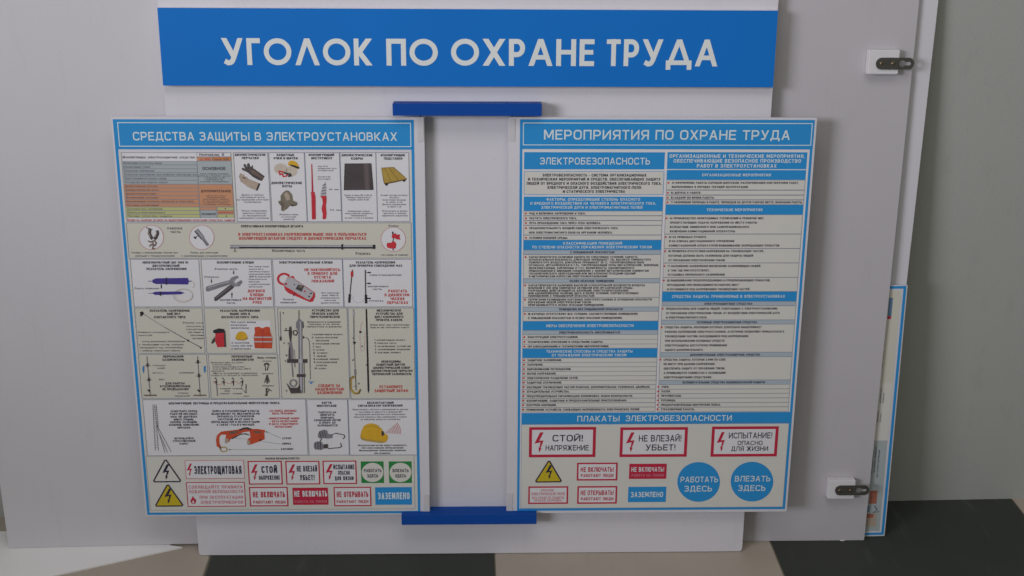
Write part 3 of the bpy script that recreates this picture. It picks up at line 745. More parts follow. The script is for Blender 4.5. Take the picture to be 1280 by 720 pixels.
letters(L, b, [('ИЗОЛИРУЮЩИЕ КЛЕЩИ', 271.3, 317, 328.7, 2.8), ('Рабочая часть', 268.8, 296.6, 336.8, 2.4, 'ink_soft', 'fine'), ('Рукоятка', 256, 273.6, 346.8, 2.4, 'ink_soft', 'fine'),
               ('ИЗОЛИРУЮЩАЯ', 275, 301.6, 375.6, 2.2, 'ink_soft', 'fine'), ('ЧАСТЬ', 283.5, 294, 379.4, 2.2, 'ink_soft', 'fine'),
               ('ДЕРЖИТЕ', 309.7, 331.4, 364.3, 3.5, 'ink_red'), ('КЛЕЩИ', 313, 329.2, 369.1, 3.5, 'ink_red'), ('НА ВЫТЯНУТОЙ', 303.6, 339.2, 373.9, 3.5, 'ink_red'), ('РУКЕ', 316, 327.3, 378.6, 3.5, 'ink_red')]
        + [(t, 311, 311 + w, 333.8 + 3.15*i, 1.8, 'ink_soft', 'fine') for i, (t, w) in enumerate((('При замене предо', 25), ('хранителей в', 18), ('электроустановках', 26), ('напряжением выше', 27), ('1000 В необходимо', 27), ('пользоваться', 22), ('щитком', 13), ('и диэлектрическими', 26), ('перчатками', 17)))])
b = cell(L, 340.3, 324.6, 430.0, 384.4, 'paper_white')
c = Sheet(); cx, cy = q4(84,440)
L.arc(c, cx, cy, 7.6, 6.6, 35, 300, .0034, Z3, 'art_red', 22)
L.poly(c, [q4(*p) for p in ((80,480),(110,425),(150,418),(158,440),(298,535),(300,560),(285,596),(262,600),(110,535),(92,515))], Z2, 'art_red')
L.poly(c, [q4(*p) for p in ((82,472),(112,428),(140,430),(286,532),(284,556),(262,585),(240,578),(118,505),(90,490))], Z3 + .00004, 'art_light')
L.poly(c, [q4(*p) for p in ((182,478),(224,488),(205,528),(164,508))], Z4, 'art_dark')
L.poly(c, [q4(*p) for p in ((190,484),(212,490),(206,503),(182,496))], Z4 + .00005, 'art_olive')
for p in ((228,525), (258,560), (270,540)): L.disc(c, *q4(*p), 1.2, 1.1, Z4, 'art_red' if p[0] < 240 else 'art_black', 8)
L.disc(c, *q4(155,478), .9, .9, Z4, 'art_dark', 8)
L.path(c, [q4(160,538), q4(148,558)], .0012, Z3, 'art_black')
c.build('clamp_meter_picture', b)
letters(L, b, [('ЭЛЕКТРОИЗМЕРИТЕЛЬНЫЕ КЛЕЩИ', 349, 415.5, 328.7, 2.8), ('НЕ НАКЛОНЯЙТЕСЬ', 380.6, 425.2, 337.8, 3.5, 'ink_red'), ('К ПРИБОРУ ДЛЯ', 384.8, 421.2, 342.5, 3.5, 'ink_red'),
               ('ОТСЧЕТА', 392.7, 413.6, 347.1, 3.5, 'ink_red'), ('ПОКАЗАНИЙ', 389.6, 417.6, 352, 3.5, 'ink_red'), ('Панель', 354, 367, 374.8, 2.2, 'ink_soft', 'fine'), ('индикации', 350.8, 370, 378.6, 2.2, 'ink_soft', 'fine')]
        + centred(['При измерении', 'выше 1000 В', 'использовать', 'перчатки', 'диэлектрические'], 412.7, (22, 20, 23, 14, 23), (366.7, 369.8, 372.9, 376, 379.1), 1.8, 'ink_soft', 'fine'))
b = cell(L, 428, 324.6, 516.2, 384.4, 'paper_white')
c = Sheet()
L.path(c, [q4(557,375), q4(555,390), q4(540,548)], .0016, Z3, 'art_dark'); L.poly(c, [q4(546,388), q4(562,386), q4(563,418), q4(554,428), q4(546,420)], Z4, 'art_red')
L.path(c, [q4(539,545), q4(535,604)], .0036, Z4, 'art_black')
L.path(c, [q4(646,376), q4(649,550)], .0018, Z3, 'art_dark'); L.path(c, [q4(650,548), q4(652,608)], .0038, Z4, 'art_black')
L.path(c, [q4(560,560), q4(565,592), q4(590,606), q4(625,598), q4(638,575)], .0005, Z2, 'art_light')
c.build('phase_probe_picture', b)
for y in (395, 470, 574):
    c = Sheet(); L.poly(c, [q4(655, y-2), q4(672, y-5), q4(685, y-3), q4(685, y+3), q4(672, y+5), q4(655, y+2)], Z3, 'art_black'); c.build('arrow', b)
letters(L, b, [('УКАЗАТЕЛЬ НАПРЯЖЕНИЯ', 444.7, 493.8, 328.7, 2.8), ('ДЛЯ ПРОВЕРКИ СОВПАДЕНИЯ ФАЗ', 436.8, 502.5, 332.7, 2.8), ('электроизмерение', 462, 502, 344.3, 2.2, 'ink_soft', 'fine'), ('изолирующая', 460, 485, 358.5, 2.2, 'ink_soft', 'fine'),
               ('часть', 466, 477, 361.9, 2.2, 'ink_soft', 'fine'), ('рукоятка', 461.5, 479, 376.5, 2.2, 'ink_soft', 'fine'),
               ('РАБОТАТЬ', 485.3, 508.8, 364.4, 3.5, 'ink_red'), ('В ДИЭЛЕКТРИ-', 480.8, 512.7, 369.3, 3.5, 'ink_red'), ('ЧЕСКИХ', 488, 505.7, 374.1, 3.5, 'ink_red'), ('ПЕРЧАТКАХ', 484, 510, 378.9, 3.5, 'ink_red')])

# -- contact and contactless indicators
q5 = lambda x, y: (160 + x/5.537, 380 + y/5.537)
q6 = lambda x, y: (340 + x/5.537, 380 + y/5.537)
b = cell(L, 167.8, 385.4, 257, 442.4, 'paper_beige')
c = Sheet()
L.path(c, [q5(100,68), q5(255,165)], .0007, Z3, 'art_grey'); L.path(c, [q5(255,165), q5(510,308)], .0013, Z3, 'art_grey')
L.poly(c, [q5(*p) for p in ((82,62),(100,54),(112,66),(100,84),(86,90),(88,76))], Z4, 'art_black'); L.disc(c, *q5(417,256), 1.3, 1.3, Z4, 'art_dark', 8); L.disc(c, *q5(505,306), 1.4, 1.1, Z4, 'art_dark', 8)
c.build('contact_indicator_picture', b)
letters(L, b, [('УКАЗАТЕЛЬ НАПРЯЖЕНИЯ', 187, 236.8, 389, 2.8), ('ВЫШЕ 1000 В', 209, 225.4, 392.9, 2.8), ('КОНТАКТНОГО ТИПА', 193, 231.9, 397, 2.8)]
        + [(t, 254 - w, 254, y, 2.1, 'ink_soft', 'fine') for t, w, y in (('Рабочая часть', 25, 404), ('указателя с', 21, 408.4), ('контактным', 21, 412.2), ('световым и', 19, 415.8), ('звуковым', 16, 419.5), ('сигналом', 14, 423.4))]
        + [(t, x, x + w, y, 2.1, 'ink_soft', 'fine') for t, x, w, y in (('Проверьте исправность', 172.6, 39, 415.8), ('указателя', 172.9, 17, 419.6), ('перед включением приближения', 178, 53, 427.3), ('к токоведущим частям, заведомо', 174.4, 55, 431.2), ('находящимся под напряжением,', 174.6, 54, 435), ('с помощью специального прибора', 175, 50, 438.8))])
b = cell(L, 254.5, 385.4, 346.5, 442.4, 'paper_beige')
c = Sheet(); L.poly(c, [q5(702,118), q5(985,118), q5(1005,318), q5(712,318)], Z2, 'paper_white'); c.build('white_patch', b)
c = Sheet()
L.poly(c, [q5(*p) for p in ((606,195),(665,185),(675,300),(620,302),(604,260))], Z3, 'art_red'); L.poly(c, [q5(*p) for p in ((590,185),(630,172),(668,178),(670,200),(610,206),(592,202))], Z4, 'art_black')
L.poly(c, [q5(*p) for p in ((664,190),(674,190),(680,298),(668,302))], Z4, 'art_dark'); L.poly(c, [q5(*p) for p in ((600,228),(604,260),(585,278),(576,272))], Z4, 'art_dark')
c.build('device_picture', b)
c = Sheet()
L.poly(c, [q5(*p) for p in ((742,245),(748,222),(762,200),(785,192),(808,198),(822,215),(830,235),(820,250),(790,256),(760,252))], Z3, 'art_yellow'); L.poly(c, [q5(*p) for p in ((742,240),(790,248),(828,234),(830,244),(800,256),(760,254))], Z4, 'art_gold')
c.build('helmet_picture', b)
c = Sheet()
L.poly(c, [q5(*p) for p in ((876,165),(905,160),(930,172),(955,160),(982,164),(988,200),(1000,240),(998,312),(878,310),(870,232),(880,200))], Z3, 'art_orange')
for y in (233, 264): L.poly(c, [q5(872,y-5), q5(998,y-4), q5(998,y+5), q5(872,y+5)], Z4, 'art_light')
L.path(c, [q5(932,172), q5(936,310)], .0008, Z4 + .00005, 'sign_red')
c.build('vest_picture', b)
letters(L, b, [('УКАЗАТЕЛЬ НАПРЯЖЕНИЯ', 275, 324.7, 389, 2.8), ('ВЫШЕ 1000 В', 287.8, 312.5, 392.9, 2.8), ('БЕСКОНТАКТНОГО ТИПА', 277, 323, 397, 2.8)]
        + [(t, 288.7, 288.7 + w, y, 2.5, 'ink', 'fine') for t, w, y in (('При работе вблизи', 31, 403.2), ('воздушных', 20, 406.8), ('обязательны:', 23, 410.4))]
        + [(t, 289.6, 289.6 + w, y, 2.5, 'ink', 'fine') for t, w, y in (('С указателем', 22, 429), ('каска или пояс', 26, 432.6), ('и желтая каска', 24, 436.2))])

# -- portable earthing
g7 = lambda x, y: (165 + x/6.92, 435 + y/6.92)
b = cell(L, 172.6, 443.4, 262.3, 499, 'paper_beige')
for dx, col in ((0, 0), (1, 1)):
    c = Sheet()
    xa, xb = (130, 160) if not dx else (568, 592)
    L.path(c, [g7(xa, 75), g7(xb, 422)], .0013, Z3, 'art_grey')
    x0 = 105 if not dx else 535
    L.path(c, [g7(x0, 413), g7(x0 + 110, 412)], .0021, Z4, 'art_brown')
    L.poly(c, [g7(x0+28,362), g7(x0+52,368), g7(x0+56,385), g7(x0+40,380)], Z4, 'art_black')
    for yy in ((150, 275) if not dx else (122, 240)):
        xx = xa + (xb - xa) * (yy - 75) / 345
        L.poly(c, [g7(xx-9, yy-16), g7(xx+9, yy-14), g7(xx+9, yy+16), g7(xx-9, yy+16)], Z4, 'art_dark'); L.path(c, [g7(xx-24, yy+6), g7(xx+26, yy+4)], .0008, Z4 + .00005, 'art_dark')
    c.build('earthing_rod_picture', b)
for ax, ay in ((100, 190), (630, 190)):
    c = Sheet(); L.poly(c, [g7(ax-6, ay-30), g7(ax+7, ay-30), g7(ax+8, ay+6), g7(ax+2, ay+34), g7(ax-9, ay+8)], Z3, 'art_blue'); c.build('arrow', b)
letters(L, b, [('ПЕРЕНОСНОЙ', 204, 229.3, 446.2, 2.7), ('ЗАЗЕМЛИТЕЛЬ', 203, 230.3, 450.2, 2.7), ('ДЛЯ РАБОТЫ', 207, 230.8, 479.8, 2.7), ('В РАСПРЕДЕЛИТЕЛЬНЫХ', 200.4, 238, 483.3, 2.7), ('НЕ ПРЕДНАЗНАЧЕН', 203.3, 235.8, 487, 2.7)]
        + [(t, x, x + w, y, 2, 'ink_soft', 'fine') for t, x, w, y in (('струбцина', 191, 16, 457.3), ('зажим', 197, 9, 460.6), ('штанга', 191, 13, 466.5), ('винт', 199, 7, 474.7), ('заземляющий', 224, 18, 466.4), ('провод', 223, 12, 491.8), ('медный', 219, 18, 495.3))])
b = cell(L, 260.0, 443.4, 350.2, 499, 'paper_beige')
c = Sheet()
for k, x in enumerate((725, 790, 872, 950)):
    L.path(c, [g7(x-10, 268), g7(x, 262), g7(x+10, 290), g7(x+6, 330)], .0011, Z3, 'art_dark'); L.path(c, [g7(x-14, 300), g7(x+2, 290)], .0009, Z3, 'art_dark'); L.disc(c, *g7(x+4, 300), 1, 1.6, Z4, 'art_dark', 8)
L.path(c, [g7(733,310), g7(740,420)], .0017, Z3, 'art_grey')
L.path(c, [g7(700,300), g7(760,325), g7(800,300), g7(850,315), g7(900,295), g7(945,320)], .0005, Z2, 'art_red'); L.path(c, [g7(945,320), g7(950,355), g7(985,392)], .0005, Z3, 'art_dark')
L.path(c, [g7(987,318), g7(988,395)], .0014, Z3, 'art_dark'); L.path(c, [g7(965,420), g7(1015,420)], .0011, Z3, 'art_brown')
c.build('earthing_set_picture', b)
for (y, k) in ((168, 0), (272, 1), (382, 2)):
    c = Sheet(); x = 1165
    if k == 0:
        L.arc(c, *g7(x, y-12), 2.6, 2.6, 0, 180, .0030, Z3, 'art_dark', 10); L.path(c, [g7(x-12, y-8), g7(x-8, y+34)], .0014, Z3, 'art_dark'); L.path(c, [g7(x+14, y-8), g7(x+6, y+30)], .0014, Z3 + .00005, 'art_black')
    elif k == 1:
        L.path(c, [g7(x+4, y-36), g7(x-18, y+32)], .0014, Z3, 'art_dark'); L.path(c, [g7(x+6, y-36), g7(x+24, y+28)], .0014, Z3 + .00004, 'art_dark'); L.path(c, [g7(x+4, y-20), g7(x+6, y+38)], .0028, Z4, 'art_dark')
    else:
        L.path(c, [g7(x-2, y-30), g7(x+2, y+36)], .0024, Z3, 'art_dark'); L.path(c, [g7(x, y-32), g7(x+42, y-8)], .0013, Z4, 'art_dark'); L.path(c, [g7(x+20, y-14), g7(x-14, y+34)], .0012, Z4 + .00004, 'art_dark')
    c.build('clamp_picture', b)
letters(L, b, [('ПЕРЕНОСНЫЕ', 289.6, 315.6, 446.2, 2.7), ('ЗАЗЕМЛИТЕЛИ', 289.6, 317, 450.2, 2.7), ('Виды струбцин', 322, 345, 447.6, 2.4), ('фазная', 328, 339, 451.8, 1.9, 'ink_soft', 'fine'), ('винтовая', 328, 341, 467.4, 1.9, 'ink_soft', 'fine'), ('прижимная', 328, 342, 482.6, 1.9, 'ink_soft', 'fine')]
        + [(t, x, x + w, y, 1.9, 'ink_soft', 'fine') for t, x, w, y in (('Комплектность должна быть указана', 264, 40, 453.7), ('в паспорте изделия', 266, 23, 456.3), ('Сечение медных проводов не менее', 266, 40, 459), ('16 мм до 1000 В и 25 мм выше 1000 В', 266, 47, 461.7), ('применяются', 264, 16, 464.3), ('Места наложения заземления', 267, 54, 467), ('очищать от краски и загрязнения', 264, 58, 469.6),
            ('фазный', 275, 13, 486.2), ('зажим', 280, 7, 489), ('провод', 291, 11, 486.2), ('соединит.', 275, 13, 492.3), ('зажим', 291, 11, 492.3))])

# -- cable piercing devices
b = cell(L, 346.3, 385.4, 437.8, 499, 'paper_beige')
c = Sheet()
L.path(c, [q6(57,55), q6(62,255)], .0012, Z3, 'art_grey'); L.path(c, [q6(60,228), q6(61,256)], .0028, Z4, 'art_dark')
L.path(c, [q6(187,45), q6(187,110)], .0014, Z3, 'art_brown')
L.poly(c, [q6(*p) for p in ((166,168),(168,130),(187,100),(210,125),(220,168),(212,170),(210,190),(216,620),(186,620),(182,190),(170,170))], Z3, 'art_grey')
L.poly(c, [q6(194,120), q6(202,130), q6(208,600), q6(196,600)], Z4, 'art_light')
L.path(c, [q6(222,410), q6(226,620)], .0010, Z3, 'art_black'); L.path(c, [q6(213,125), q6(218,168)], .0014, Z4, 'art_black')
L.poly(c, [q6(*p) for p in ((120,160),(134,158),(140,200),(134,262),(124,262),(116,205))], Z3, 'art_dark'); L.path(c, [q6(85,187), q6(120,187)], .0016, Z3, 'art_dark')
L.path(c, [q6(148,190), q6(168,186), q6(178,200), q6(168,220), q6(150,214)], .0017, Z3, 'art_dark', 1)
L.poly(c, [q6(*p) for p in ((122,262),(136,262),(148,330),(148,400),(112,400),(114,320))], Z3, 'art_grey'); L.poly(c, [q6(118,330), q6(126,280), q6(130,400), q6(118,400)], Z4, 'art_dark')
L.path(c, [q6(155,320), q6(160,400)], .0009, Z3, 'art_grey')
L.poly(c, [q6(105,384), q6(245,384), q6(245,410), q6(105,410)], Z4 + .00005, 'art_dark'); L.poly(c, [q6(184,384), q6(212,384), q6(212,410), q6(184,410)], Z4 + .0001, 'art_light')
L.path(c, [q6(138,410), q6(146,510)], .0022, Z3, 'art_grey'); L.path(c, [q6(158,410), q6(160,440)], .0013, Z3, 'art_dark')
L.poly(c, [q6(172,488), q6(232,488), q6(232,508), q6(172,508)], Z4 + .00005, 'art_dark')
L.poly(c, [q6(*p) for p in ((100,548),(128,582),(175,582),(196,558),(200,620),(132,622))], Z4 + .00005, 'art_dark')
L.arc(c, *q6(148,550), 4.1, 4.1, 0, 360, .0022, Z4 + .0001, 'art_grey', 18)
L.poly(c, [q6(214,222), q6(226,234), q6(214,246)], Z3, 'art_black')
L.path(c, [q6(226,234), q6(248,240), q6(258,262), q6(262,330), q6(266,525)], .0013, Z3, 'art_grey'); L.path(c, [q6(250,540), q6(292,540)], .0008, Z3, 'art_blue'); L.poly(c, [q6(258,545), q6(284,545), q6(271,558)], Z3, 'art_blue')
c.build('piercing_device_picture', b)
letters(L, b, [('УСТРОЙСТВО ДЛЯ', 389.7, 423.4, 388.7, 2.8), ('ПРОКОЛА КАБЕЛЯ', 390, 422.7, 392.7, 2.8), ('ПИРОТЕХНИЧЕСКОЕ', 387.7, 424.9, 396.7, 2.8), ('СЛЕДИТЕ ЗА', 397.8, 425.2, 482.6, 3.4, 'ink_red'), ('НАДЕЖНОСТЬЮ', 394.3, 429.8, 487, 3.4, 'ink_red'), ('ЗАЗЕМЛЕНИЯ!', 396.4, 427.6, 491.4, 3.4, 'ink_red')]
        + centred(['Используется в соединении', 'срабатывает за счет энергии', 'пиропатрона и давления'], 405, (41, 38, 43), (403, 405.9, 408.9), 2, 'ink', 'fine')
        + [(t, x, x + w, 418.5 + 3.86*i, 2.2, 'ink', 'fine') for i, (t, x, w) in enumerate((('1 изолирующая штанга', 390, 38), ('2 ударно-спусковой', 390, 32), ('механизм', 395, 16), ('3 спусковой крючок', 390.6, 34), ('4 чека', 391, 10), ('5 затвор', 391.3, 14), ('6 ствол', 391.6, 17), ('7 пыжик', 391.8, 16), ('8 колющий элемент', 392, 32), ('9 прокалываемый', 392.2, 29), ('кабель', 395.6, 13), ('10 захват', 393, 15)))]
        + [(t, x, x + 2.2, y, 2.2, 'ink', 'fine') for t, x, y in (('1', 352.6, 392), ('2', 356.6, 411.6), ('3', 359.2, 430), ('4', 354, 429.4), ('6', 357.3, 444.8), ('7', 355.6, 452), ('10', 357, 489))])
b = cell(L, 434.6, 385.4, 519.4, 499, 'paper_beige')
c = Sheet()
L.path(c, [q6(565,40), q6(568,270)], .0018, Z3, 'art_grey'); L.path(c, [q6(568,270), q6(576,460)], .0014, Z3, 'art_grey'); L.path(c, [q6(575,455), q6(577,495)], .0030, Z4, 'art_grey')
L.poly(c, [q6(558,265), q6(582,265), q6(572,285)], Z4, 'art_black'); L.path(c, [q6(564,55), q6(566,85)], .0030, Z4, 'art_light')
L.path(c, [q6(572,508), q6(545,520), q6(545,592), q6(572,622), q6(598,620), q6(612,596)], .0036, Z3, 'art_gold'); L.path(c, [q6(566,500), q6(540,518), q6(540,594)], .0010, Z4, 'art_dark'); L.path(c, [q6(585,625), q6(604,618), q6(614,592)], .0012, Z4, 'art_dark')
L.path(c, [q6(578,495), q6(582,600)], .0013, Z3, 'art_dark'); L.path(c, [q6(562,574), q6(592,574)], .0006, Z4, 'art_dark')
L.poly(c, [q6(648,38), q6(658,38), q6(674,600), q6(668,622), q6(662,600)], Z3, 'art_black')
L.poly(c, [q6(604,188), q6(626,196), q6(606,208)], Z3, 'art_black')
L.path(c, [q6(628,120), q6(616,150), q6(608,230), q6(616,330), q6(640,320), q6(644,200)], .0004, Z2, 'sign_pink')
c.build('mechanical_device_picture', b)
letters(L, b, [('МЕХАНИЧЕСКОЕ', 471, 501.3, 388.7, 2.8), ('УСТРОЙСТВО ДЛЯ', 469.7, 503, 392.7, 2.8), ('ДИСТАНЦИОННОГО', 468.2, 504, 396.6, 2.8), ('ПРОКОЛА КАБЕЛЯ', 470, 502.6, 400.5, 2.8),
               ('НЕОБХОДИМЫ:', 476.7, 501.3, 452.5, 2.8), ('ЗАЩИТНЫЙ ЩИТОК', 470, 506.5, 456.3, 2.8), ('ДИЭЛЕКТРИЧЕСКИЙ КОВЕР', 466.5, 512.5, 460.3, 2.8), ('ДИЭЛЕКТРИЧЕСКИЕ ПЕРЧАТКИ', 464, 515.5, 464.2, 2.8), ('ПЕРЕНОСНОЙ ЗАЗЕМЛИТЕЛЬ', 465.6, 514.3, 468.1, 2.8),
               ('УСТАНОВИТЕ', 474, 503, 484, 3.5, 'ink_red'), ('ЗАЩИТНЫЙ ЭКРАН', 468, 509.8, 488.9, 3.5, 'ink_red')]
        + [('Прокол ведут лица электрослужбы', 462.5, 511.6, 406.6, 2, 'ink', 'fine'), ('Один из них контролирует работу', 463, 511, 409.8, 2, 'ink', 'fine')]
        + [(t, 468 + .2*i, 468 + .2*i + w, 425.5 + 3.9*i, 2.2, 'ink', 'fine') for i, (t, w) in enumerate((('1 изолирующая штанга', 38), ('2 рабочая часть', 27), ('3 натягивающее устройство', 45), ('4 заземляющий проводник', 44), ('5 режущий элемент', 32)))]
        + [(t, x, x + 2.2, y, 2.2, 'ink', 'fine') for t, x, y in (('1', 440, 423.4), ('2', 440.5, 450.6), ('3', 457, 456.8), ('4', 451.5, 433.5), ('5', 447.5, 480))])

# -- ladders, belts, claws, helmet signal
g9 = lambda x, y: (175 + x/9.6, 500 + y/9.6)
b = cell(L, 178, 500, 385.4, 569.6, 'paper_white')
c = Sheet()
for a, e in (((155,58),(185,612)), ((196,58),(222,340)), ((175,58),(205,340)), ((222,340),(375,625)), ((200,330),(222,612)), ((212,345),(300,636)), ((240,420),(330,632))):
    L.path(c, [g9(*a), g9(*e)], .0009, Z3, 'art_grey')
for k in range(11):
    y = 90 + k * 24; L.path(c, [g9(157 + k*1.4, y), g9(198 + k*2, y + 3)], .0005, Z3 + .00005, 'art_dark')
for k in range(9):
    t = k / 9.; L.path(c, [g9(222 + 20*t*3.4, 370 + 240*t), g9(240 + 130*t, 362 + 245*t)], .0005, Z3 + .00005, 'art_light'); L.path(c, [g9(176 + 8*t, 360 + 240*t), g9(206 + 14*t, 360 + 240*t)], .0005, Z3 + .00005, 'art_grey')
L.disc(c, *g9(206, 318), .9, .9, Z4, 'art_black', 8)
c.build('ladder_picture', b)
h9 = lambda x, y: (260 + x/9., 495 + y/9.)
c = Sheet()
L.poly(c, [h9(*p) for p in ((90,500),(100,450),(150,405),(240,395),(330,385),(400,362),(450,358),(500,376),(560,376),(645,390),(642,415),(560,400),(490,420),(470,405),(400,412),(330,445),(300,470),(262,480),(240,520),(205,540),(190,530),(205,440),(150,440),(128,470),(132,540),(150,580),(140,585),(100,575))], Z2, 'art_orange')
L.poly(c, [h9(*p) for p in ((470,405),(560,392),(632,402),(640,490),(600,510),(470,555),(440,540),(450,490),(480,470))], Z2 + .00006, 'art_orange')
L.poly(c, [h9(*p) for p in ((350,385),(400,360),(450,356),(498,380),(470,388),(430,376),(395,382),(360,400))], Z3, 'art_dark')
L.poly(c, [h9(*p) for p in ((262,480),(300,462),(370,428),(430,424),(468,442),(470,450),(420,436),(370,440),(310,472),(270,492))], Z3, 'art_dark')
L.poly(c, [h9(*p) for p in ((250,405),(330,395),(350,410),(280,432),(240,428))], Z3, 'art_brown')
L.poly(c, [h9(*p) for p in ((520,400),(600,402),(600,420),(540,424),(515,412))], Z3 + .0001, 'art_brown')
L.poly(c, [h9(*p) for p in ((192,482),(236,488),(232,520),(208,538),(192,530))], Z3, 'art_tan')
L.poly(c, [h9(*p) for p in ((440,510),(470,500),(480,548),(462,560),(442,545))], Z3, 'art_tan')
L.disc(c, *h9(592,500), 1.1, 1.2, Z4, 'art_black', 8)
L.arc(c, *h9(178,605), 4.2, 2.9, 0, 360, .0017, Z3, 'art_gold', 16); L.disc(c, *h9(138,585), 1.2, 1.2, Z4, 'art_dark', 8)
c.build('belt_picture', b)
c = Sheet()
L.path(c, [h9(245,607), h9(800,605)], .0004, Z3, 'sign_green'); L.path(c, [h9(665,410), h9(820,478)], .0004, Z3, 'sign_green'); L.path(c, [h9(612,515), h9(820,546)], .0004, Z3, 'sign_green')
L.path(c, [h9(300,480), h9(440,490)], .0004, Z3, 'line_grey')
L.disc(c, *h9(245,607), .8, .8, Z4, 'art_black', 8); L.disc(c, *h9(660,408), .9, .9, Z4, 'sign_green', 8)
c.build('pointer_line', b)
letters(L, b, [('ИЗОЛИРУЮЩИЕ ЛЕСТНИЦЫ И ПРЕДОХРАНИТЕЛЬНЫЕ МОНТЕРСКИЕ ПОЯСА', 211, 349.5, 504.5, 2.7)]
        + centred(['ОСМОТРИТЕ ПЕРЕД', 'РАБОТОЙ ЛЕСТНИЦУ:', 'ОНА НЕ ДОЛЖНА', 'ИМЕТЬ ТРЕЩИН,', 'СКОЛОВ, РАЗРЫВОВ,', 'ИЗЛОМОВ, ИЗМЕНЕНИЯ', 'ОКРАСКИ'], 230, (33, 34, 33, 25, 34, 37, 16), (514.6, 518, 521.4, 524.9, 528.2, 531.6, 535.1), 2.4)
        + centred(['ИСПОЛЬЗУЙТЕ', 'СТРАХОВОЧНЫЙ', 'КАНАТ'], 230.2, (24, 28, 11), (548.5, 551.7, 555.1), 2.4)
        + centred(['ПОЯСА И СТРАХОВОЧНЫЕ КАНАТЫ', 'ИСПЫТЫВАЮТ НА МЕХАНИЧЕСКУЮ', 'ПРОЧНОСТЬ СТАТИЧЕСКОЙ', 'НАГРУЗКОЙ 400 КГ (4000 Н)', 'ПЕРЕД ВЫДАЧЕЙ В ЭКСПЛУАТАЦИЮ', 'А ТАКЖЕ 1 РАЗ В 6 МЕСЯЦЕВ'], 294.5, (58, 60, 46, 44, 60, 47), (514.3, 517.7, 521.1, 524.6, 527.9, 531.4), 2.4)
        + centred(['НА ПОЯСЕ ДОЛЖНЫ', 'БЫТЬ УКАЗАНЫ:'], 353.8, (33, 27), (514, 517.3), 2.4, 'ink_red')
        + centred(['- ИНВЕНТАРНЫЙ НОМЕР', '- ДАТА ИСПЫТАНИЯ', 'И ДАТА СЛЕДУЮЩЕГО', 'ИСПЫТАНИЯ'], 354.4, (40, 34, 36, 21), (523.5, 527, 530.4, 533.9), 2.4, 'ink_red')
        + [('СТРОП', 353, 364, 548.4, 2.3), ('БИРКА', 353, 364, 555.1, 2.3), ('КАРАБИН', 351.5, 366.5, 561.8, 2.3)])
b = cell(L, 383.1, 500, 437.0, 569.6, 'paper_white')
g8 = lambda x, y: (340 + x/4.645, 495 + y/4.645)
c = Sheet()
L.poly(c, [g8(*p) for p in ((268,222),(276,206),(300,198),(320,202),(326,222),(350,226),(352,246),(322,250),(300,246),(280,250),(266,240))], Z3, 'art_grey')
for k in range(3): L.path(c, [g8(276 + 14*k, 206), g8(286 + 14*k, 246)], .0009, Z4, 'art_black')
L.path(c, [g8(350,226), g8(372,218), g8(418,228), g8(424,240), g8(412,252)], .0013, Z3, 'art_black'); L.path(c, [g8(290,250), g8(276,272)], .0014, Z3, 'art_black')
L.poly(c, [g8(*p) for p in ((244,275),(262,266),(290,270),(296,284),(324,280),(326,306),(296,308),(290,316),(250,312),(242,298))], Z3, 'art_grey')
for k in range(3): L.path(c, [g8(252 + 14*k, 270), g8(256 + 14*k, 312)], .0009, Z4, 'art_black')
L.poly(c, [g8(300,282), g8(324,282), g8(326,304), g8(300,306)], Z4, 'art_dark')
L.path(c, [g8(326,308), g8(392,302), g8(404,296), g8(398,274)], .0014, Z3, 'art_black')
c.build('claws_picture', b)
letters(L, b, [('КОГТИ', 402.4, 414.3, 504, 2.7), ('МОНТЕРСКИЕ', 396.4, 420.7, 507.8, 2.7)] + centred(['РАБОТАТЬ НА', 'ОДНОМ КОГТЕ,', 'ОПИРАЯСЬ', 'СВОБОДНОЙ НОГОЙ', 'В ОПОРУ, ВЛ', 'ЗАПРЕЩАЕТСЯ'], 409.3, (22, 18, 17, 33, 20, 25), (515.9, 519.1, 522.6, 525.8, 529, 532.3), 2.4))
b = cell(L, 434.7, 500, 521.6, 569.6, 'paper_white')
gA = lambda x, y: (400 + x/9.6, 500 + y/9.6)
c = Sheet()
L.poly(c, [gA(*p) for p in ((482,440),(500,370),(530,312),(580,288),(630,285),(690,305),(740,350),(770,400),(812,430),(816,470),(790,510),(740,520),(640,508),(550,496),(500,478))], Z3, 'art_yellow')
L.poly(c, [gA(*p) for p in ((482,448),(560,475),(680,490),(780,500),(740,520),(640,508),(550,496),(500,478))], Z4, 'art_gold')
L.path(c, [gA(530,330), gA(600,315), gA(660,320), gA(720,352)], .0010, Z4, 'art_gold')
L.poly(c, [gA(736,382), gA(760,376), gA(772,408), gA(756,440), gA(740,428)], Z4 + .00006, 'art_dark')
c.build('helmet_picture', b)
c = Sheet()
ox, oy = gA(775, 398)
for k in range(10):
    r = 2.2 + 2.0*k; L.arc(c, ox, oy + .4, r, r * .95, -4, 42, .0006, Z3, 'ink_red', 7)
c.build('signal_waves', b)
letters(L, b, [('БЕСКОНТАКТНЫЙ', 459, 491.8, 504, 2.7), ('СИГНАЛИЗАТОР НАПРЯЖЕНИЯ', 447.6, 503, 507.6, 2.7)]
        + centred(['Предупреждает персонал о приближении на опасное', 'расстояние не менее 2 м к проводам ВЛ', 'При включенном сигнализаторе каска предупреждает', 'Опасную близость при наведенном к работе', 'но наведение длины его напряжения'], 475.4, (69, 54, 63, 66, 49), (512.3, 515.4, 518.4, 521.6, 524.6), 1.9, 'ink_soft', 'fine')
        + centred(['Бесконтактный датчик выдает возможность', 'при оперативном переключении', 'Использование переносных приборов', 'или проверить'], 478, (60, 52, 58, 20), (557, 560.2, 563.4, 566.9), 2.2))
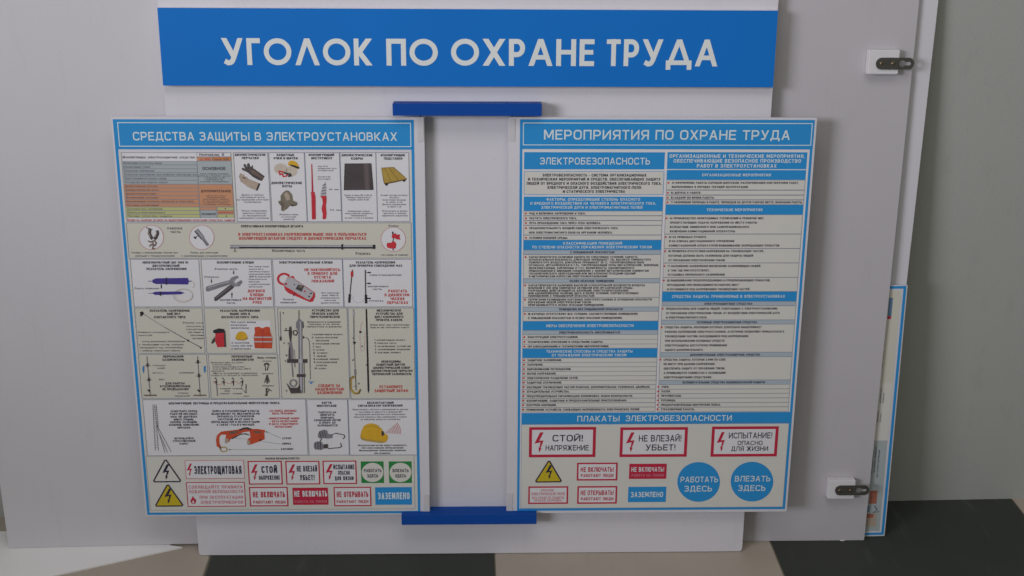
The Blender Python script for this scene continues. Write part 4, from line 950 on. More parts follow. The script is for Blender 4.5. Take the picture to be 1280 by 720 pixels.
# -- safety signs of the left poster
zc = cell(L, 182, 570.6, 519, 636.5, 'paper_grey', 'line_grey', .0006)
letters(L, zc, [('ЗНАКИ БЕЗОПАСНОСТИ', 331.5, 374, 573.6, 2.4)])
def triangle(pr, apex, l, r, fill, name='warning_triangle', bw=.0022, b=None):
    c = Sheet(); A, Lp, Rp = pr.H(*apex), pr.H(*l), pr.H(*r)
    def cut(P0, Q, k): return (P0[0] + (Q[0]-P0[0])*k, P0[1] + (Q[1]-P0[1])*k)
    ring = [cut(A, Lp, .05), cut(Lp, A, .05), cut(Lp, Rp, .05), cut(Rp, Lp, .05), cut(Rp, A, .05), cut(A, Rp, .05)]
    if fill: c.poly(ring, Z2, fill)
    c.path(ring, bw, Z3, 'ink', 1)
    o = c.build(name, pr.root)
    c = Sheet(); pr.bolt(c, *b, Z4, 'ink'); c.build('lightning_bolt', o)
triangle(L, (207, 574.4), (191.6, 602.8), (226.6, 602.4), None, b=(203.2, 580.8, 211.6, 599.8))
triangle(L, (209.8, 605.6), (194.2, 633.2), (229.4, 632.8), 'sign_yellow', b=(206, 611, 214.6, 629.8))
def sign(pr, x0, y0, x1, y1, fill, edge, et, texts, bolt=None, edge_mat='sign_red', name='safety_sign', bolt_mat='sign_red'):
    c = Sheet(); pr.rect(c, x0, y0, x1, y1, Z2, fill)
    if edge: pr.frame(c, x0, y0, x1, y1, et, Z2 + .00012, edge_mat)
    o = c.build(name, pr.root)
    if bolt: c = Sheet(); pr.bolt(c, *bolt, Z3, bolt_mat); c.build('lightning_bolt', o)
    letters(pr, o, texts)
    return o
sign(L, 230.8, 575.8, 306.4, 598.8, 'paper_white', 1, .0012, [('ЭЛЕКТРОЩИТОВАЯ', 243, 302, 588, 10.2, 'ink', 'block')], (233.6, 580, 240, 595.6), 'sign_pink')
o = sign(L, 232.5, 603.3, 307.8, 633.6, 'paper_white', 1, .0015, [('СОБЛЮДАЙТЕ ПРАВИЛА', 236, 303.2, 609.2, 4.0, 'sign_pink'), ('ПОЖАРНОЙ БЕЗОПАСНОСТИ', 236.4, 304, 614.9, 4.0, 'sign_pink'), ('ПРИ ЭКСПЛУАТАЦИИ', 249.7, 304, 622, 4.0, 'sign_pink'), ('ЭЛЕКТРОПРИБОРОВ', 251, 304.2, 628.2, 4.0, 'sign_pink')])
c = Sheet(); L.poly(c, [(238.4,627.5),(238.2,624.4),(239.6,625),(240.2,622),(241.8,620.4),(242.2,623.4),(243.6,622.6),(244,625),(245.2,624.2),(245.4,627.6),(243.8,630.2),(240,630.2)], Z3, 'sign_red'); L.poly(c, [(240.6,628),(241.8,625.4),(243,628),(242.4,629.6),(241,629.6)], Z4, 'paper_white'); c.build('flame', o)
sign(L, 309.4, 576.7, 353.7, 606, 'paper_white', 1, .0021, [('СТОЙ', 326.9, 346.4, 587.4, 8.6, 'ink', 'block'), ('НАПРЯЖЕНИЕ', 323.8, 350, 597.5, 5.4, 'ink', 'block')], (313.6, 581, 322, 601))
sign(L, 356.6, 576.7, 400.5, 606, 'paper_white', 1, .0021, [('НЕ ВЛЕЗАЙ', 371.1, 396.4, 586.4, 7.2, 'ink', 'block'), ('УБЬЕТ!', 375, 393.2, 597.5, 6.6, 'ink', 'block')], (360.4, 581, 369, 601))
sign(L, 403.1, 576.4, 446.4, 605.4, 'paper_white', 1, .0021, [('ИСПЫТАНИЕ', 416.7, 442.9, 584.2, 6.0, 'ink', 'block'), ('ОПАСНО', 422.7, 437.2, 591.5, 5.2, 'ink', 'block'), ('ДЛЯ ЖИЗНИ', 418.7, 442, 598.3, 4.8, 'ink', 'block')], (407, 580.6, 416, 600.4))
for xa, word in ((451, 'РАБОТАТЬ'), (485.9, 'ВЛЕЗАТЬ')):
    c = Sheet(); L.rect(c, xa, 577.4, xa + 29.1, 604.2, Z2, 'sign_green'); L.disc(c, xa + 14.8, 591, 13.6, 12.0, Z3, 'paper_grey', 32)
    o = c.build('safety_sign', lp)
    c = Sheet(); L.text(c, word, xa + (4 if len(word) > 7 else 5), xa + (25.8 if len(word) > 7 else 25), 588.6, 4.0, 'ink', 'text', 'fit', Z4); L.text(c, 'ЗДЕСЬ', xa + 8, xa + 21.8, 595.2, 4.0, 'ink', 'text', 'fit', Z4); c.build('lettering', o)
sign(L, 311.2, 609.3, 360.8, 633.3, 'paper_white', 1, .0021, [('НЕ ВКЛЮЧАТЬ', 316.2, 356.3, 618.6, 7.2, 'sign_red', 'block'), ('РАБОТАЮТ ЛЮДИ', 316.8, 357, 628.1, 3.6, 'sign_red')])
sign(L, 365.5, 610.3, 410.8, 631.4, 'sign_red', 0, 0, [('НЕ ВКЛЮЧАТЬ', 368, 409, 617.6, 7.2, 'letter_pale', 'block'), ('РАБОТА НА ЛИНИИ', 368.6, 408.6, 627.4, 3.2, 'sign_pink')])
sign(L, 416.9, 609.2, 464.5, 633.1, 'paper_white', 1, .0021, [('НЕ ОТКРЫВАТЬ', 421, 460.4, 618.3, 7.0, 'sign_red', 'block'), ('РАБОТАЮТ ЛЮДИ', 421, 460.6, 627.4, 3.4, 'sign_red')])
sign(L, 468.8, 609.7, 515.1, 631.3, 'print_blue', 0, 0, [('ЗАЗЕМЛЕНО', 472.6, 512, 620.3, 8.4, 'letter_pale', 'block')])

# ================================================================ RIGHT HINGED PANEL
RW, RH = .49016, .68795
rp = panel('poster_panel', 'right hinged poster headed МЕРОПРИЯТИЯ ПО ОХРАНЕ ТРУДА with two columns of text', .05996, .08674, RW, RH, False)
HR = homography([(635.57, 147.2), (1021.32, 148.08), (983.31, 640.0), (633.07, 642.33)], [(0, RH), (RW, RH), (RW, 0), (0, 0)])
R = Print(HR, rp)
c = Sheet(); R.rect(c, 652, 188, 979, 637, Z1 - .0001, 'paper_white'); c.build('printed_paper', rp)
border(R, 650, 150, 981, 637, .0042, 0)
title_band(R, 650.6, 150.3, 1015.6, 187.6, (653.8, 154, 1013.6, 183), 'МЕРОПРИЯТИЯ ПО ОХРАНЕ ТРУДА', 680, 987.4, 169.4, 12.2)

xl = lambda y: 655.2 - (y - 191) * .0095       # edges of the two columns as they run down the sheet
xm = lambda y: 831.0 - (y - 191) * .0375
x2 = lambda y: 834.4 - (y - 191) * .0385
xr = lambda y: 1009.2 - (y - 191) * .0745
def block(pr, xa, xb, y0, y1, m, lines, ink, h, name='info_box', line='line_grey', look='text'):
    c = Sheet(); a0, a1 = HR(xa(y0), y0), HR(xb(y1), y1)
    c.poly([(a0[0], a1[1]), (a1[0], a1[1]), (a1[0], a0[1]), (a0[0], a0[1])], Z1 + .0001, m)
    if line:
        t = .0007
        c.path([(a0[0]+t/2, a0[1]-t/2), (a1[0]-t/2, a0[1]-t/2), (a1[0]-t/2, a1[1]+t/2), (a0[0]+t/2, a1[1]+t/2)], t, Z2, line, 1)
    o = c.build(name, rp)
    c = Sheet()
    for t, x0_, x1_, y in lines: pr.text(c, t, x0_, x1_, y, h, ink, look, 'fit', Z3)
    c.build('lettering', o)
    return o
def bullets(pr, xa, xb, y0, y1, lines, xs, h=2.6):
    """one bulleted entry: lines (text, x_end, y)"""
    o = block(pr, xa, xb, y0, y1, 'paper_grey', [(t, xs, xe, y) for t, xe, y in lines], 'ink', h, 'list_row', 'line_grey')
    c = Sheet(); x, y = xs - 4.2, lines[0][2]; pr.disc(c, x, y, 1.25, 1.2, Z3, 'ink_red', 8); c.build('bullet', o)
BL, PB, GR = 'print_blue', 'print_blue_pale', 'paper_grey'
block(R, xl, xm, 191, 212.6, BL, [('ЭЛЕКТРОБЕЗОПАСНОСТЬ', 675, 812.6, 202.1)], 'letter_pale', 8.6, 'heading_band', None, 'wide')
block(R, xl, xm, 214.6, 244.4, GR, [('ЭЛЕКТРОБЕЗОПАСНОСТЬ - СИСТЕМА ОРГАНИЗАЦИОННЫХ', 678, 808, 219.7), ('И ТЕХНИЧЕСКИХ МЕРОПРИЯТИЙ И СРЕДСТВ, ОБЕСПЕЧИВАЮЩИХ ЗАЩИТУ', 660, 825.3, 224.8), ('ЛЮДЕЙ ОТ ВРЕДНОГО И ОПАСНОГО ВОЗДЕЙСТВИЯ ЭЛЕКТРИЧЕСКОГО ТОКА,', 658.2, 826.8, 230), ('ЭЛЕКТРИЧЕСКОЙ ДУГИ, ЭЛЕКТРОМАГНИТНОГО ПОЛЯ', 684, 801, 235.1), ('И СТАТИЧЕСКОГО ЭЛЕКТРИЧЕСТВА', 703.6, 781, 240.1)], 'ink', 3.4, 'info_box', BL)
block(R, xl, xm, 246.6, 264.4, BL, [('ФАКТОРЫ, ОПРЕДЕЛЯЮЩИЕ СТЕПЕНЬ ОПАСНОГО', 683, 800, 250), ('И ВРЕДНОГО ВОЗДЕЙСТВИЯ НА ЧЕЛОВЕКА ЭЛЕКТРИЧЕСКОГО ТОКА,', 663, 820, 254.9), ('ЭЛЕКТРИЧЕСКОЙ ДУГИ И ЭЛЕКТРОМАГНИТНЫХ ПОЛЕЙ', 676.5, 803, 260)], 'letter_pale', 3.3, 'heading_band', None)
for y0, y1, ls in ((264.4, 270.4, [('РОД И ВЕЛИЧИНА НАПРЯЖЕНИЯ И ТОКА.', 731.7, 267.5)]), (270.4, 276.4, [('ЧАСТОТА ЭЛЕКТРИЧЕСКОГО ТОКА.', 720.7, 273.5)]), (276.4, 282.4, [('ПУТЬ ПРОХОЖДЕНИЯ ТОКА ЧЕРЕЗ ТЕЛО ЧЕЛОВЕКА.', 751, 279.5)]),
                   (282.4, 294.5, [('ПРОДОЛЖИТЕЛЬНОСТЬ ВОЗДЕЙСТВИЯ ЭЛЕКТРИЧЕСКОГО ТОКА', 772, 285.9), ('ИЛИ ЭЛЕКТРОМАГНИТНОГО ПОЛЯ НА ОРГАНИЗМ ЧЕЛОВЕКА.', 765.5, 291.4)]), (294.5, 300.9, [('УСЛОВИЯ ВНЕШНЕЙ СРЕДЫ.', 709.5, 298)])):
    bullets(R, xl, xm, y0, y1, ls, 661.5)
block(R, xl, xm, 301, 313, BL, [('КЛАССИФИКАЦИЯ ПОМЕЩЕНИЙ', 704, 777.5, 304.8), ('ПО СТЕПЕНИ ОПАСНОСТИ ПОРАЖЕНИЯ ЭЛЕКТРИЧЕСКИМ ТОКОМ', 665.3, 814.7, 309.6)], 'letter_pale', 3.3, 'heading_band', None)
block(R, xl, xm, 313.2, 318.8, PB, [('С ПОВЫШЕННОЙ ОПАСНОСТЬЮ', 712.6, 767.8, 316)], 'ink', 2.6, 'sub_heading')
bullets(R, xl, xm, 318.8, 349, [('ХАРАКТЕРИЗУЮТСЯ НАЛИЧИЕМ ОДНОГО ИЗ СЛЕДУЮЩИХ УСЛОВИЙ: СЫРОСТЬ', 797, 322), ('(ОТНОСИТЕЛЬНАЯ ВЛАЖНОСТЬ ДЛИТЕЛЬНО ПРЕВЫШАЕТ 75), ВЫСОКАЯ ТЕМПЕРАТУРА', 813.6, 325.3), ('(ТЕМПЕРАТУРА ВОЗДУХА ДЛИТЕЛЬНО ПРЕВЫШАЕТ 35 С), ТОКОПРОВОДЯЩАЯ ПЫЛЬ', 805, 328.7),
        ('(УГОЛЬНАЯ, МЕТАЛЛИЧЕСКАЯ И Т.П.), ТОКОПРОВОДЯЩИЕ ПОЛЫ (МЕТАЛЛИЧЕСКИЕ, ЗЕМЛЯНЫЕ,', 823.6, 332.1), ('ЖЕЛЕЗОБЕТОННЫЕ, КИРПИЧНЫЕ И Т.П.), ВОЗМОЖНОСТЬ ОДНОВРЕМЕННОГО', 792.5, 335.7), ('ПРИКОСНОВЕНИЯ К ИМЕЮЩИМ СОЕДИНЕНИЕ С ЗЕМЛЕЙ МЕТАЛЛИЧЕСКИМ ЭЛЕМЕНТАМ', 810.6, 339.2),
        ('ТЕХНОЛОГИЧЕСКОГО ОБОРУДОВАНИЯ ИЛИ МЕТАЛЛОКОНСТРУКЦИЯМ ЗДАНИЙ', 794, 342.6), ('И МЕТАЛЛИЧЕСКИМ КОРПУСАМ ЭЛЕКТРООБОРУДОВАНИЯ).', 759.7, 346.1)], 661, 2.5)
block(R, xl, xm, 349, 354.4, PB, [('ОСОБО ОПАСНЫЕ ПОМЕЩЕНИЯ', 712, 767, 351.8)], 'ink', 2.6, 'sub_heading')
bullets(R, xl, xm, 354.4, 372.6, [('ХАРАКТЕРИЗУЮТСЯ НАЛИЧИЕМ ВЫСОКОЙ ОТНОСИТЕЛЬНОЙ ВЛАЖНОСТИ ВОЗДУХА', 806, 357.3), ('(БЛИЗКОЙ К 100) ИЛИ ХИМИЧЕСКИ АКТИВНОЙ ИЛИ ОРГАНИЧЕСКОЙ СРЕДЫ,', 791, 360.6), ('РАЗРУШАЮЩЕ ДЕЙСТВУЮЩЕЙ НА ИЗОЛЯЦИЮ ЭЛЕКТРООБОРУДОВАНИЯ,', 785.8, 363.9), ('ИЛИ ОДНОВРЕМЕННОЕ НАЛИЧИЕ ДВУХ И БОЛЕЕ УСЛОВИЙ, СООТВЕТСТВУЮЩИХ', 798, 367.2), ('ПОМЕЩЕНИЯМ С ПОВЫШЕННОЙ ОПАСНОСТЬЮ.', 743.7, 370.4)], 660.4, 2.5)
bullets(R, xl, xm, 372.6, 384.5, [('ТЕРРИТОРИЯ РАЗМЕЩЕНИЯ НАРУЖНЫХ ЭЛЕКТРОУСТАНОВОК В ОТНОШЕНИИ ОПАСНОСТИ', 814.4, 375.1), ('ПОРАЖЕНИЯ ЛЮДЕЙ ЭЛЕКТРИЧЕСКИМ ТОКОМ', 738.4, 378.5), ('ПРИРАВНИВАЕТСЯ К ОСОБО ОПАСНЫМ ПОМЕЩЕНИЯМ.', 755, 381.9)], 660.2, 2.5)
block(R, xl, xm, 384.5, 390, PB, [('ПОМЕЩЕНИЯ БЕЗ ПОВЫШЕННОЙ ОПАСНОСТИ', 698.8, 778, 387.2)], 'ink', 2.6, 'sub_heading')
bullets(R, xl, xm, 390, 402, [('(В КОТОРЫХ ОТСУТСТВУЮТ ВСЕ УСЛОВИЯ, СООТВЕТСТВУЮЩИЕ ПОМЕЩЕНИЯМ', 796.7, 393), ('С ПОВЫШЕННОЙ ОПАСНОСТЬЮ И ОСОБО ОПАСНЫМ ПОМЕЩЕНИЯМ).', 777.8, 398.1)], 660)
block(R, xl, xm, 402, 413.5, BL, [('МЕРЫ ОБЕСПЕЧЕНИЯ ЭЛЕКТРОБЕЗОПАСНОСТИ', 682.8, 791.8, 407.7)], 'letter_pale', 3.5, 'heading_band', None)
block(R, xl, xm, 413.5, 419, PB, [('ЭЛЕКТРОБЕЗОПАСНОСТЬ ОБЕСПЕЧИВАЕТСЯ:', 698.8, 775.3, 416.2)], 'ink', 2.6, 'sub_heading')
for y0, y1, t, xe, y in ((419, 425, 'КОНСТРУКЦИЕЙ ЭЛЕКТРОУСТАНОВОК.', 723, 422), (425, 430.8, 'ТЕХНИЧЕСКИМИ СПОСОБАМИ И СРЕДСТВАМИ ЗАЩИТЫ.', 753.7, 428), (430.8, 436, 'ОРГАНИЗАЦИОННЫМИ И ТЕХНИЧЕСКИМИ МЕРОПРИЯТИЯМИ.', 761, 433.6)):
    bullets(R, xl, xm, y0, y1, [(t, xe, y)], 659.6)
block(R, xl, xm, 436, 447.8, BL, [('ТЕХНИЧЕСКИЕ СПОСОБЫ И СРЕДСТВА ЗАЩИТЫ', 682.8, 790.6, 439.8), ('ОТ ПОРАЖЕНИЯ ЭЛЕКТРИЧЕСКИМ ТОКОМ', 689.8, 782.9, 444.5)], 'letter_pale', 3.2, 'heading_band', None)
tw = [('ЗАЩИТНОЕ ЗАЗЕМЛЕНИЕ.', 702.4), ('ЗАНУЛЕНИЕ.', 678.9), ('ВЫРАВНИВАНИЕ ПОТЕНЦИАЛОВ.', 714), ('МАЛОЕ НАПРЯЖЕНИЕ.', 695.4), ('ЭЛЕКТРИЧЕСКОЕ РАЗДЕЛЕНИЕ СЕТЕЙ.', 722.6), ('ЗАЩИТНОЕ ОТКЛЮЧЕНИЕ.', 702.4),
      ('ИЗОЛЯЦИЯ ТОКОВЕДУЩИХ ЧАСТЕЙ (РАБОЧАЯ, ДОПОЛНИТЕЛЬНАЯ, УСИЛЕННАЯ, ДВОЙНАЯ).', 812.5), ('ОГРАДИТЕЛЬНЫЕ УСТРОЙСТВА.', 711.7), ('ПРЕДУПРЕДИТЕЛЬНАЯ СИГНАЛИЗАЦИЯ, БЛОКИРОВКА, ЗНАКИ БЕЗОПАСНОСТИ.', 790.6), ('ИЗОЛИРУЮЩИЕ, ЗАЩИТНЫЕ И ПРЕДОХРАНИТЕЛЬНЫЕ ПРИСПОСОБЛЕНИЯ.', 783.3), ('КОНТРОЛЬ ИЗОЛЯЦИИ.', 695.4), ('ПРИМЕНЕНИЕ УСТРОЙСТВ, СНИЖАЮЩИХ НАПРЯЖЕННОСТЬ ЭЛЕКТРИЧЕСКИХ ПОЛЕЙ.', 799.6)]
for i, (t, xe) in enumerate(tw):
    y = 450.8 + 5.61 * i; bullets(R, xl, xm, y - 2.8, y + 2.8, [(t, xe, y)], 659.2 - .1 * i)
# right column
block(R, x2, xr, 191, 212.3, BL, [('ОРГАНИЗАЦИОННЫЕ И ТЕХНИЧЕСКИЕ МЕРОПРИЯТИЯ,', 836.8, 1005.7, 195.9), ('ОБЕСПЕЧИВАЮЩИЕ БЕЗОПАСНОЕ ПРОИЗВОДСТВО', 841.8, 1001.2, 201.9), ('РАБОТ В ЭЛЕКТРОУСТАНОВКАХ', 871, 970.7, 208.1)], 'letter_pale', 4.4, 'heading_band', None)
block(R, x2, xr, 213.3, 225.6, BL, [('ОРГАНИЗАЦИОННЫЕ МЕРОПРИЯТИЯ', 877.4, 963.3, 219.5)], 'letter_pale', 3.4, 'heading_band', None)
def entries(lst):
    for y0, y1, xs, ls in lst: bullets(R, x2, xr, y0, y1, ls, xs)
entries([(225.6, 238.4, 839.6, [('А) ОФОРМЛЕНИЕ РАБОТЫ НАРЯДОМ-ДОПУСКОМ, РАСПОРЯЖЕНИЕМ ИЛИ ПЕРЕЧНЕМ РАБОТ,', 998.3, 229.3), ('ВЫПОЛНЯЕМЫХ В ПОРЯДКЕ ТЕКУЩЕЙ ЭКСПЛУАТАЦИИ;', 934.7, 234.4)]),
         (238.4, 244.6, 838.8, [('Б) ДОПУСК К РАБОТЕ;', 875.4, 241.7)]), (244.6, 250.6, 838.6, [('В) НАДЗОР ВО ВРЕМЯ РАБОТЫ;', 892, 247.8)]),
         (250.6, 256.8, 838.4, [('Г) ОФОРМЛЕНИЕ ПЕРЕРЫВА В РАБОТЕ, ПЕРЕВОДОВ НА ДРУГОЕ РАБОЧЕЕ МЕСТО, ОКОНЧАНИЯ РАБОТЫ.', 1003, 253.6)])])
block(R, x2, xr, 256.8, 269, BL, [('ТЕХНИЧЕСКИЕ МЕРОПРИЯТИЯ', 883, 952.8, 263)], 'letter_pale', 3.4, 'heading_band', None)
entries([(269, 293.3, 837.3, [('А) ПРОИЗВОДСТВО НЕОБХОДИМЫХ ОТКЛЮЧЕНИЙ И ПРИНЯТИЕ МЕР,', 954.8, 273.5), ('ПРЕПЯТСТВУЮЩИХ ПОДАЧЕ НАПРЯЖЕНИЯ НА МЕСТО РАБОТЫ', 945.8, 279), ('ВСЛЕДСТВИЕ ОШИБОЧНОГО ИЛИ САМОПРОИЗВОЛЬНОГО', 936, 284.4), ('ВКЛЮЧЕНИЯ КОММУТАЦИОННОЙ АППАРАТУРЫ;', 918.4, 289.8)]),
         (293.3, 311.4, 836.2, [('Б) НА ПРИВОДАХ РУЧНОГО', 882.3, 297), ('И НА КЛЮЧАХ ДИСТАНЦИОННОГО УПРАВЛЕНИЯ', 917.5, 302.1), ('КОММУТАЦИОННОЙ АППАРАТУРОЙ ВЫВЕШИВАНИЕ ЗАПРЕЩАЮЩИХ ПЛАКАТОВ;', 973.8, 307.6)]),
         (311.4, 329.4, 835.5, [('В) ПРОВЕРКА ОТСУТСТВИЯ НАПРЯЖЕНИЯ НА ТОКОВЕДУЩИХ ЧАСТЯХ,', 954.8, 314.6), ('КОТОРЫЕ ДОЛЖНЫ БЫТЬ ЗАЗЕМЛЕНЫ ДЛЯ ЗАЩИТЫ ЛЮДЕЙ', 941, 320.3), ('ОТ ПОРАЖЕНИЯ ЭЛЕКТРИЧЕСКИМ ТОКОМ;', 905.7, 326)]),
         (329.4, 347.5, 834.6, [('Г) НАЛОЖЕНИЕ ЗАЗЕМЛЕНИЯ (ВКЛЮЧЕНИЕ ЗАЗЕМЛЯЮЩИХ НОЖЕЙ,', 950.9, 333.2), ('А ТАМ, ГДЕ ОНИ ОТСУТСТВУЮТ,', 886.8, 338.7), ('УСТАНОВКА ПЕРЕНОСНОГО ЗАЗЕМЛЕНИЯ);', 905.7, 344)]),
         (347.5, 365.2, 833.8, [('Д) ВЫВЕШИВАНИЕ ПРЕДУПРЕЖДАЮЩИХ И ПРЕДПИСЫВАЮЩИХ ПЛАКАТОВ,', 962.6, 351.1), ('ОГРАЖДЕНИЕ ПРИ НЕОБХОДИМОСТИ РАБОЧИХ МЕСТ', 923.2, 356.8), ('И ОСТАВШИХСЯ ПОД НАПРЯЖЕНИЕМ ТОКОВЕДУЩИХ ЧАСТЕЙ.', 937.3, 362.2)])])
block(R, x2, xr, 365.2, 377.5, BL, [('СРЕДСТВА ЗАЩИТЫ, ПРИМЕНЯЕМЫЕ В ЭЛЕКТРОУСТАНОВКАХ', 840, 981, 371.1)], 'letter_pale', 3.5, 'heading_band', None)
block(R, x2, xr, 377.5, 383, PB, [('ЭЛЕКТРОЗАЩИТНЫЕ СРЕДСТВА', 880, 940.3, 380.3)], 'ink', 2.6, 'sub_heading')
entries([(383, 400.6, 832.4, [('ПРЕДНАЗНАЧЕНЫ ДЛЯ ЗАЩИТЫ ЛЮДЕЙ, РАБОТАЮЩИХ С ЭЛЕКТРОУСТАНОВКАМИ,', 971.7, 386.4), ('ОТ ПОРАЖЕНИЯ ЭЛЕКТРИЧЕСКИМ ТОКОМ, ОТ ВОЗДЕЙСТВИЯ ЭЛЕКТРИЧЕСКОЙ ДУГИ', 974, 392), ('И ЭЛЕКТРОМАГНИТНОГО ПОЛЯ.', 883.7, 397.5)])])
block(R, x2, xr, 400.6, 406, PB, [('ОСНОВНЫЕ ЭЛЕКТРОЗАЩИТНЫЕ СРЕДСТВА', 870.9, 946, 403.4)], 'ink', 2.6, 'sub_heading')
entries([(406, 441, 831, [('СРЕДСТВА ЗАЩИТЫ, ИЗОЛЯЦИЯ КОТОРЫХ ДЛИТЕЛЬНО ВЫДЕРЖИВАЕТ', 951.8, 409.6), ('РАБОЧЕЕ НАПРЯЖЕНИЕ ЭЛЕКТРОУСТАНОВОК, И КОТОРЫЕ ПОЗВОЛЯЮТ ПРИКАСАТЬСЯ К', 980, 415.2), ('ТОКОВЕДУЩИМ ЧАСТЯМ, НАХОДЯЩИМСЯ ПОД НАПРЯЖЕНИЕМ.', 935.7, 420.9), ('ПРИ ИСПОЛЬЗОВАНИИ ОСНОВНЫХ СРЕДСТВ', 905.3, 426.6), ('ЭЛЕКТРОЗАЩИТЫ ДОСТАТОЧНО ПРИМЕНЕНИЯ', 908.2, 432.3), ('ОДНОГО ДОПОЛНИТЕЛЬНОГО.', 879, 438)])])
block(R, x2, xr, 441, 446.8, PB, [('ДОПОЛНИТЕЛЬНЫЕ ЭЛЕКТРОЗАЩИТНЫЕ СРЕДСТВА', 862.4, 950, 444)], 'ink', 2.6, 'sub_heading')
entries([(446.8, 475.7, 829.4, [('СРЕДСТВА ЗАЩИТЫ, КОТОРЫЕ САМИ ПО СЕБЕ', 906.6, 450.1), ('НЕ МОГУТ ПРИ ДАННОМ НАПРЯЖЕНИИ', 892.9, 455.6), ('ОБЕСПЕЧИТЬ ЗАЩИТУ ОТ ПОРАЖЕНИЯ ТОКОМ,', 906, 461.1), ('А ПРИМЕНЯЮТСЯ СОВМЕСТНО С ОСНОВНЫМИ', 906.6, 466.7), ('ЭЛЕКТРОЗАЩИТНЫМИ СРЕДСТВАМИ.', 889.5, 472.2)])])
block(R, x2, xr, 475.7, 481.2, PB, [('ВСПОМОГАТЕЛЬНЫЕ СРЕДСТВА ИНДИВИДУАЛЬНОЙ ЗАЩИТЫ', 853.2, 956, 478.5)], 'ink', 2.6, 'sub_heading')
for i, (t, xe) in enumerate([('ОЧКИ.', 836), ('КАСКИ.', 838), ('ПРОТИВОГАЗЫ.', 851.6), ('РУКАВИЦЫ.', 844.5), ('ПРЕДОХРАНИТЕЛЬНЫЕ МОНТЕРСКИЕ ПОЯСА.', 900.7), ('СТРАХОВОЧНЫЕ КАНАТЫ.', 868)]):
    y = 484.1 + 5.62 * i; bullets(R, x2, xr, y - 2.8, y + 2.8, [(t, xe, y)], 827 - .2 * i)
# posters block
c = Sheet(); R.rect(c, 651.8, 517.0, 987.6, 530, Z1 + .0001, BL); o = c.build('heading_band', rp)
letters(R, o, [('ПЛАКАТЫ', 721.6, 774.4, 523.8, 7.2, 'letter_pale', 'wide'), ('ЭЛЕКТРОБЕЗОПАСНОСТИ', 782, 914.6, 523.2, 7.2, 'letter_pale', 'wide')])
c = Sheet(); R.rect(c, 651.6, 530.4, 978.3, 634.2, Z1, 'paper_grey'); R.frame(c, 651.6, 530.4, 978.3, 634.2, .0006, Z1 + .0001, 'line_grey'); c.build('signs_field', rp)
sign(R, 661.4, 534.6, 744, 571.8, 'paper_white', 1, .0050, [('СТОЙ!', 690.6, 728.4, 548.2, 8.2, 'ink', 'wide'), ('НАПРЯЖЕНИЕ', 682, 735.8, 560.3, 6.8, 'ink', 'wide')], (668, 541, 679.4, 566))
sign(R, 775.4, 534.8, 858, 571.4, 'paper_white', 1, .0050, [('НЕ ВЛЕЗАЙ!', 798.5, 851.4, 548.4, 8.0, 'ink', 'wide'), ('УБЬЕТ!', 807, 844, 559.8, 7.6, 'ink', 'wide')], (782.4, 541, 793, 565.6))
sign(R, 890, 533.8, 970.6, 571, 'paper_white', 1, .0050, [('ИСПЫТАНИЕ!', 911, 965, 544.8, 7.4, 'ink', 'wide'), ('ОПАСНО', 921.8, 952.9, 554.2, 5.4, 'ink', 'wide'), ('ДЛЯ ЖИЗНИ', 914, 959.8, 561.3, 5.8, 'ink', 'wide')], (895.8, 540.6, 905.8, 565))
triangle(R, (686.2, 575.9), (668.9, 603), (702, 602.6), 'sign_yellow', b=(682, 582, 690, 599), bw=.0022)
sign(R, 721.3, 579, 771.4, 601, 'paper_white', 1, .0028, [('НЕ ВКЛЮЧАТЬ!', 725.8, 767, 587.4, 6.0, 'sign_red', 'text'), ('РАБОТАЮТ ЛЮДИ', 726, 766.6, 594.9, 3.8, 'sign_red', 'text')])
sign(R, 786.7, 580.4, 832.6, 599, 'sign_red', 0, 0, [('НЕ ВКЛЮЧАТЬ!', 789.2, 830, 587.2, 5.8, 'letter_pale', 'text'), ('РАБОТА НА ЛИНИИ', 789.4, 829.6, 594.6, 3.4, 'sign_pink', 'text')])
sign(R, 660.4, 608.6, 709.8, 630.2, 'paper_white', 1, .0027, [('ОПАСНОЕ', 676, 692, 613.4, 2.8, 'sign_pink'), ('ЭЛЕКТРИЧЕСКОЕ ПОЛЕ', 664, 706, 617.8, 3.4, 'sign_pink'), ('БЕЗ СРЕДСТВ ЗАЩИТЫ', 665, 705, 622.6, 2.8, 'sign_pink'), ('ПРОХОД ЗАПРЕЩЕН', 668, 702, 626, 2.6, 'sign_pink')])
sign(R, 721.7, 608.3, 770.8, 630, 'paper_white', 1, .0028, [('НЕ ОТКРЫВАТЬ!', 725.8, 767, 616.4, 6.0, 'sign_red', 'text'), ('РАБОТАЮТ ЛЮДИ', 726, 766.6, 624, 3.8, 'sign_red', 'text')])
sign(R, 785.4, 609.2, 832, 628, BL, 0, 0, [('ЗАЗЕМЛЕНО', 788.6, 828.8, 618.6, 6.6, 'letter_pale', 'text')])
for cx, cy, w1, x0_, x1_, y_, zx0, zx1, zy in ((873.2, 603, 'РАБОТАТЬ', 850.6, 897.4, 599.8, 855.4, 890, 611.3), (939.8, 602.6, 'ВЛЕЗАТЬ', 918.4, 962.8, 598.8, 922.6, 956.8, 610.5)):
    c = Sheet(); R.disc(c, cx, cy, 26.6, 24.8, Z2, BL, 48); o = c.build('safety_sign', rp)
    letters(R, o, [(w1, x0_, x1_, y_, 7.0, 'letter_pale', 'wide'), ('ЗДЕСЬ', zx0, zx1, zy, 7.2, 'letter_pale', 'wide')])

# ================================================================ BOARDS BEHIND THE STAND
t = .008
lb = thing('blank_board', 'large blank board behind the left poster, its foot on the white offcut', 'board', leaning(-.8854, 1.7513, .0575, .092, .0032 + t * sin(.092)))
blank_board('board_sheet', 0, 0, .78, 1.16, t, 'board_left', lb, .003)

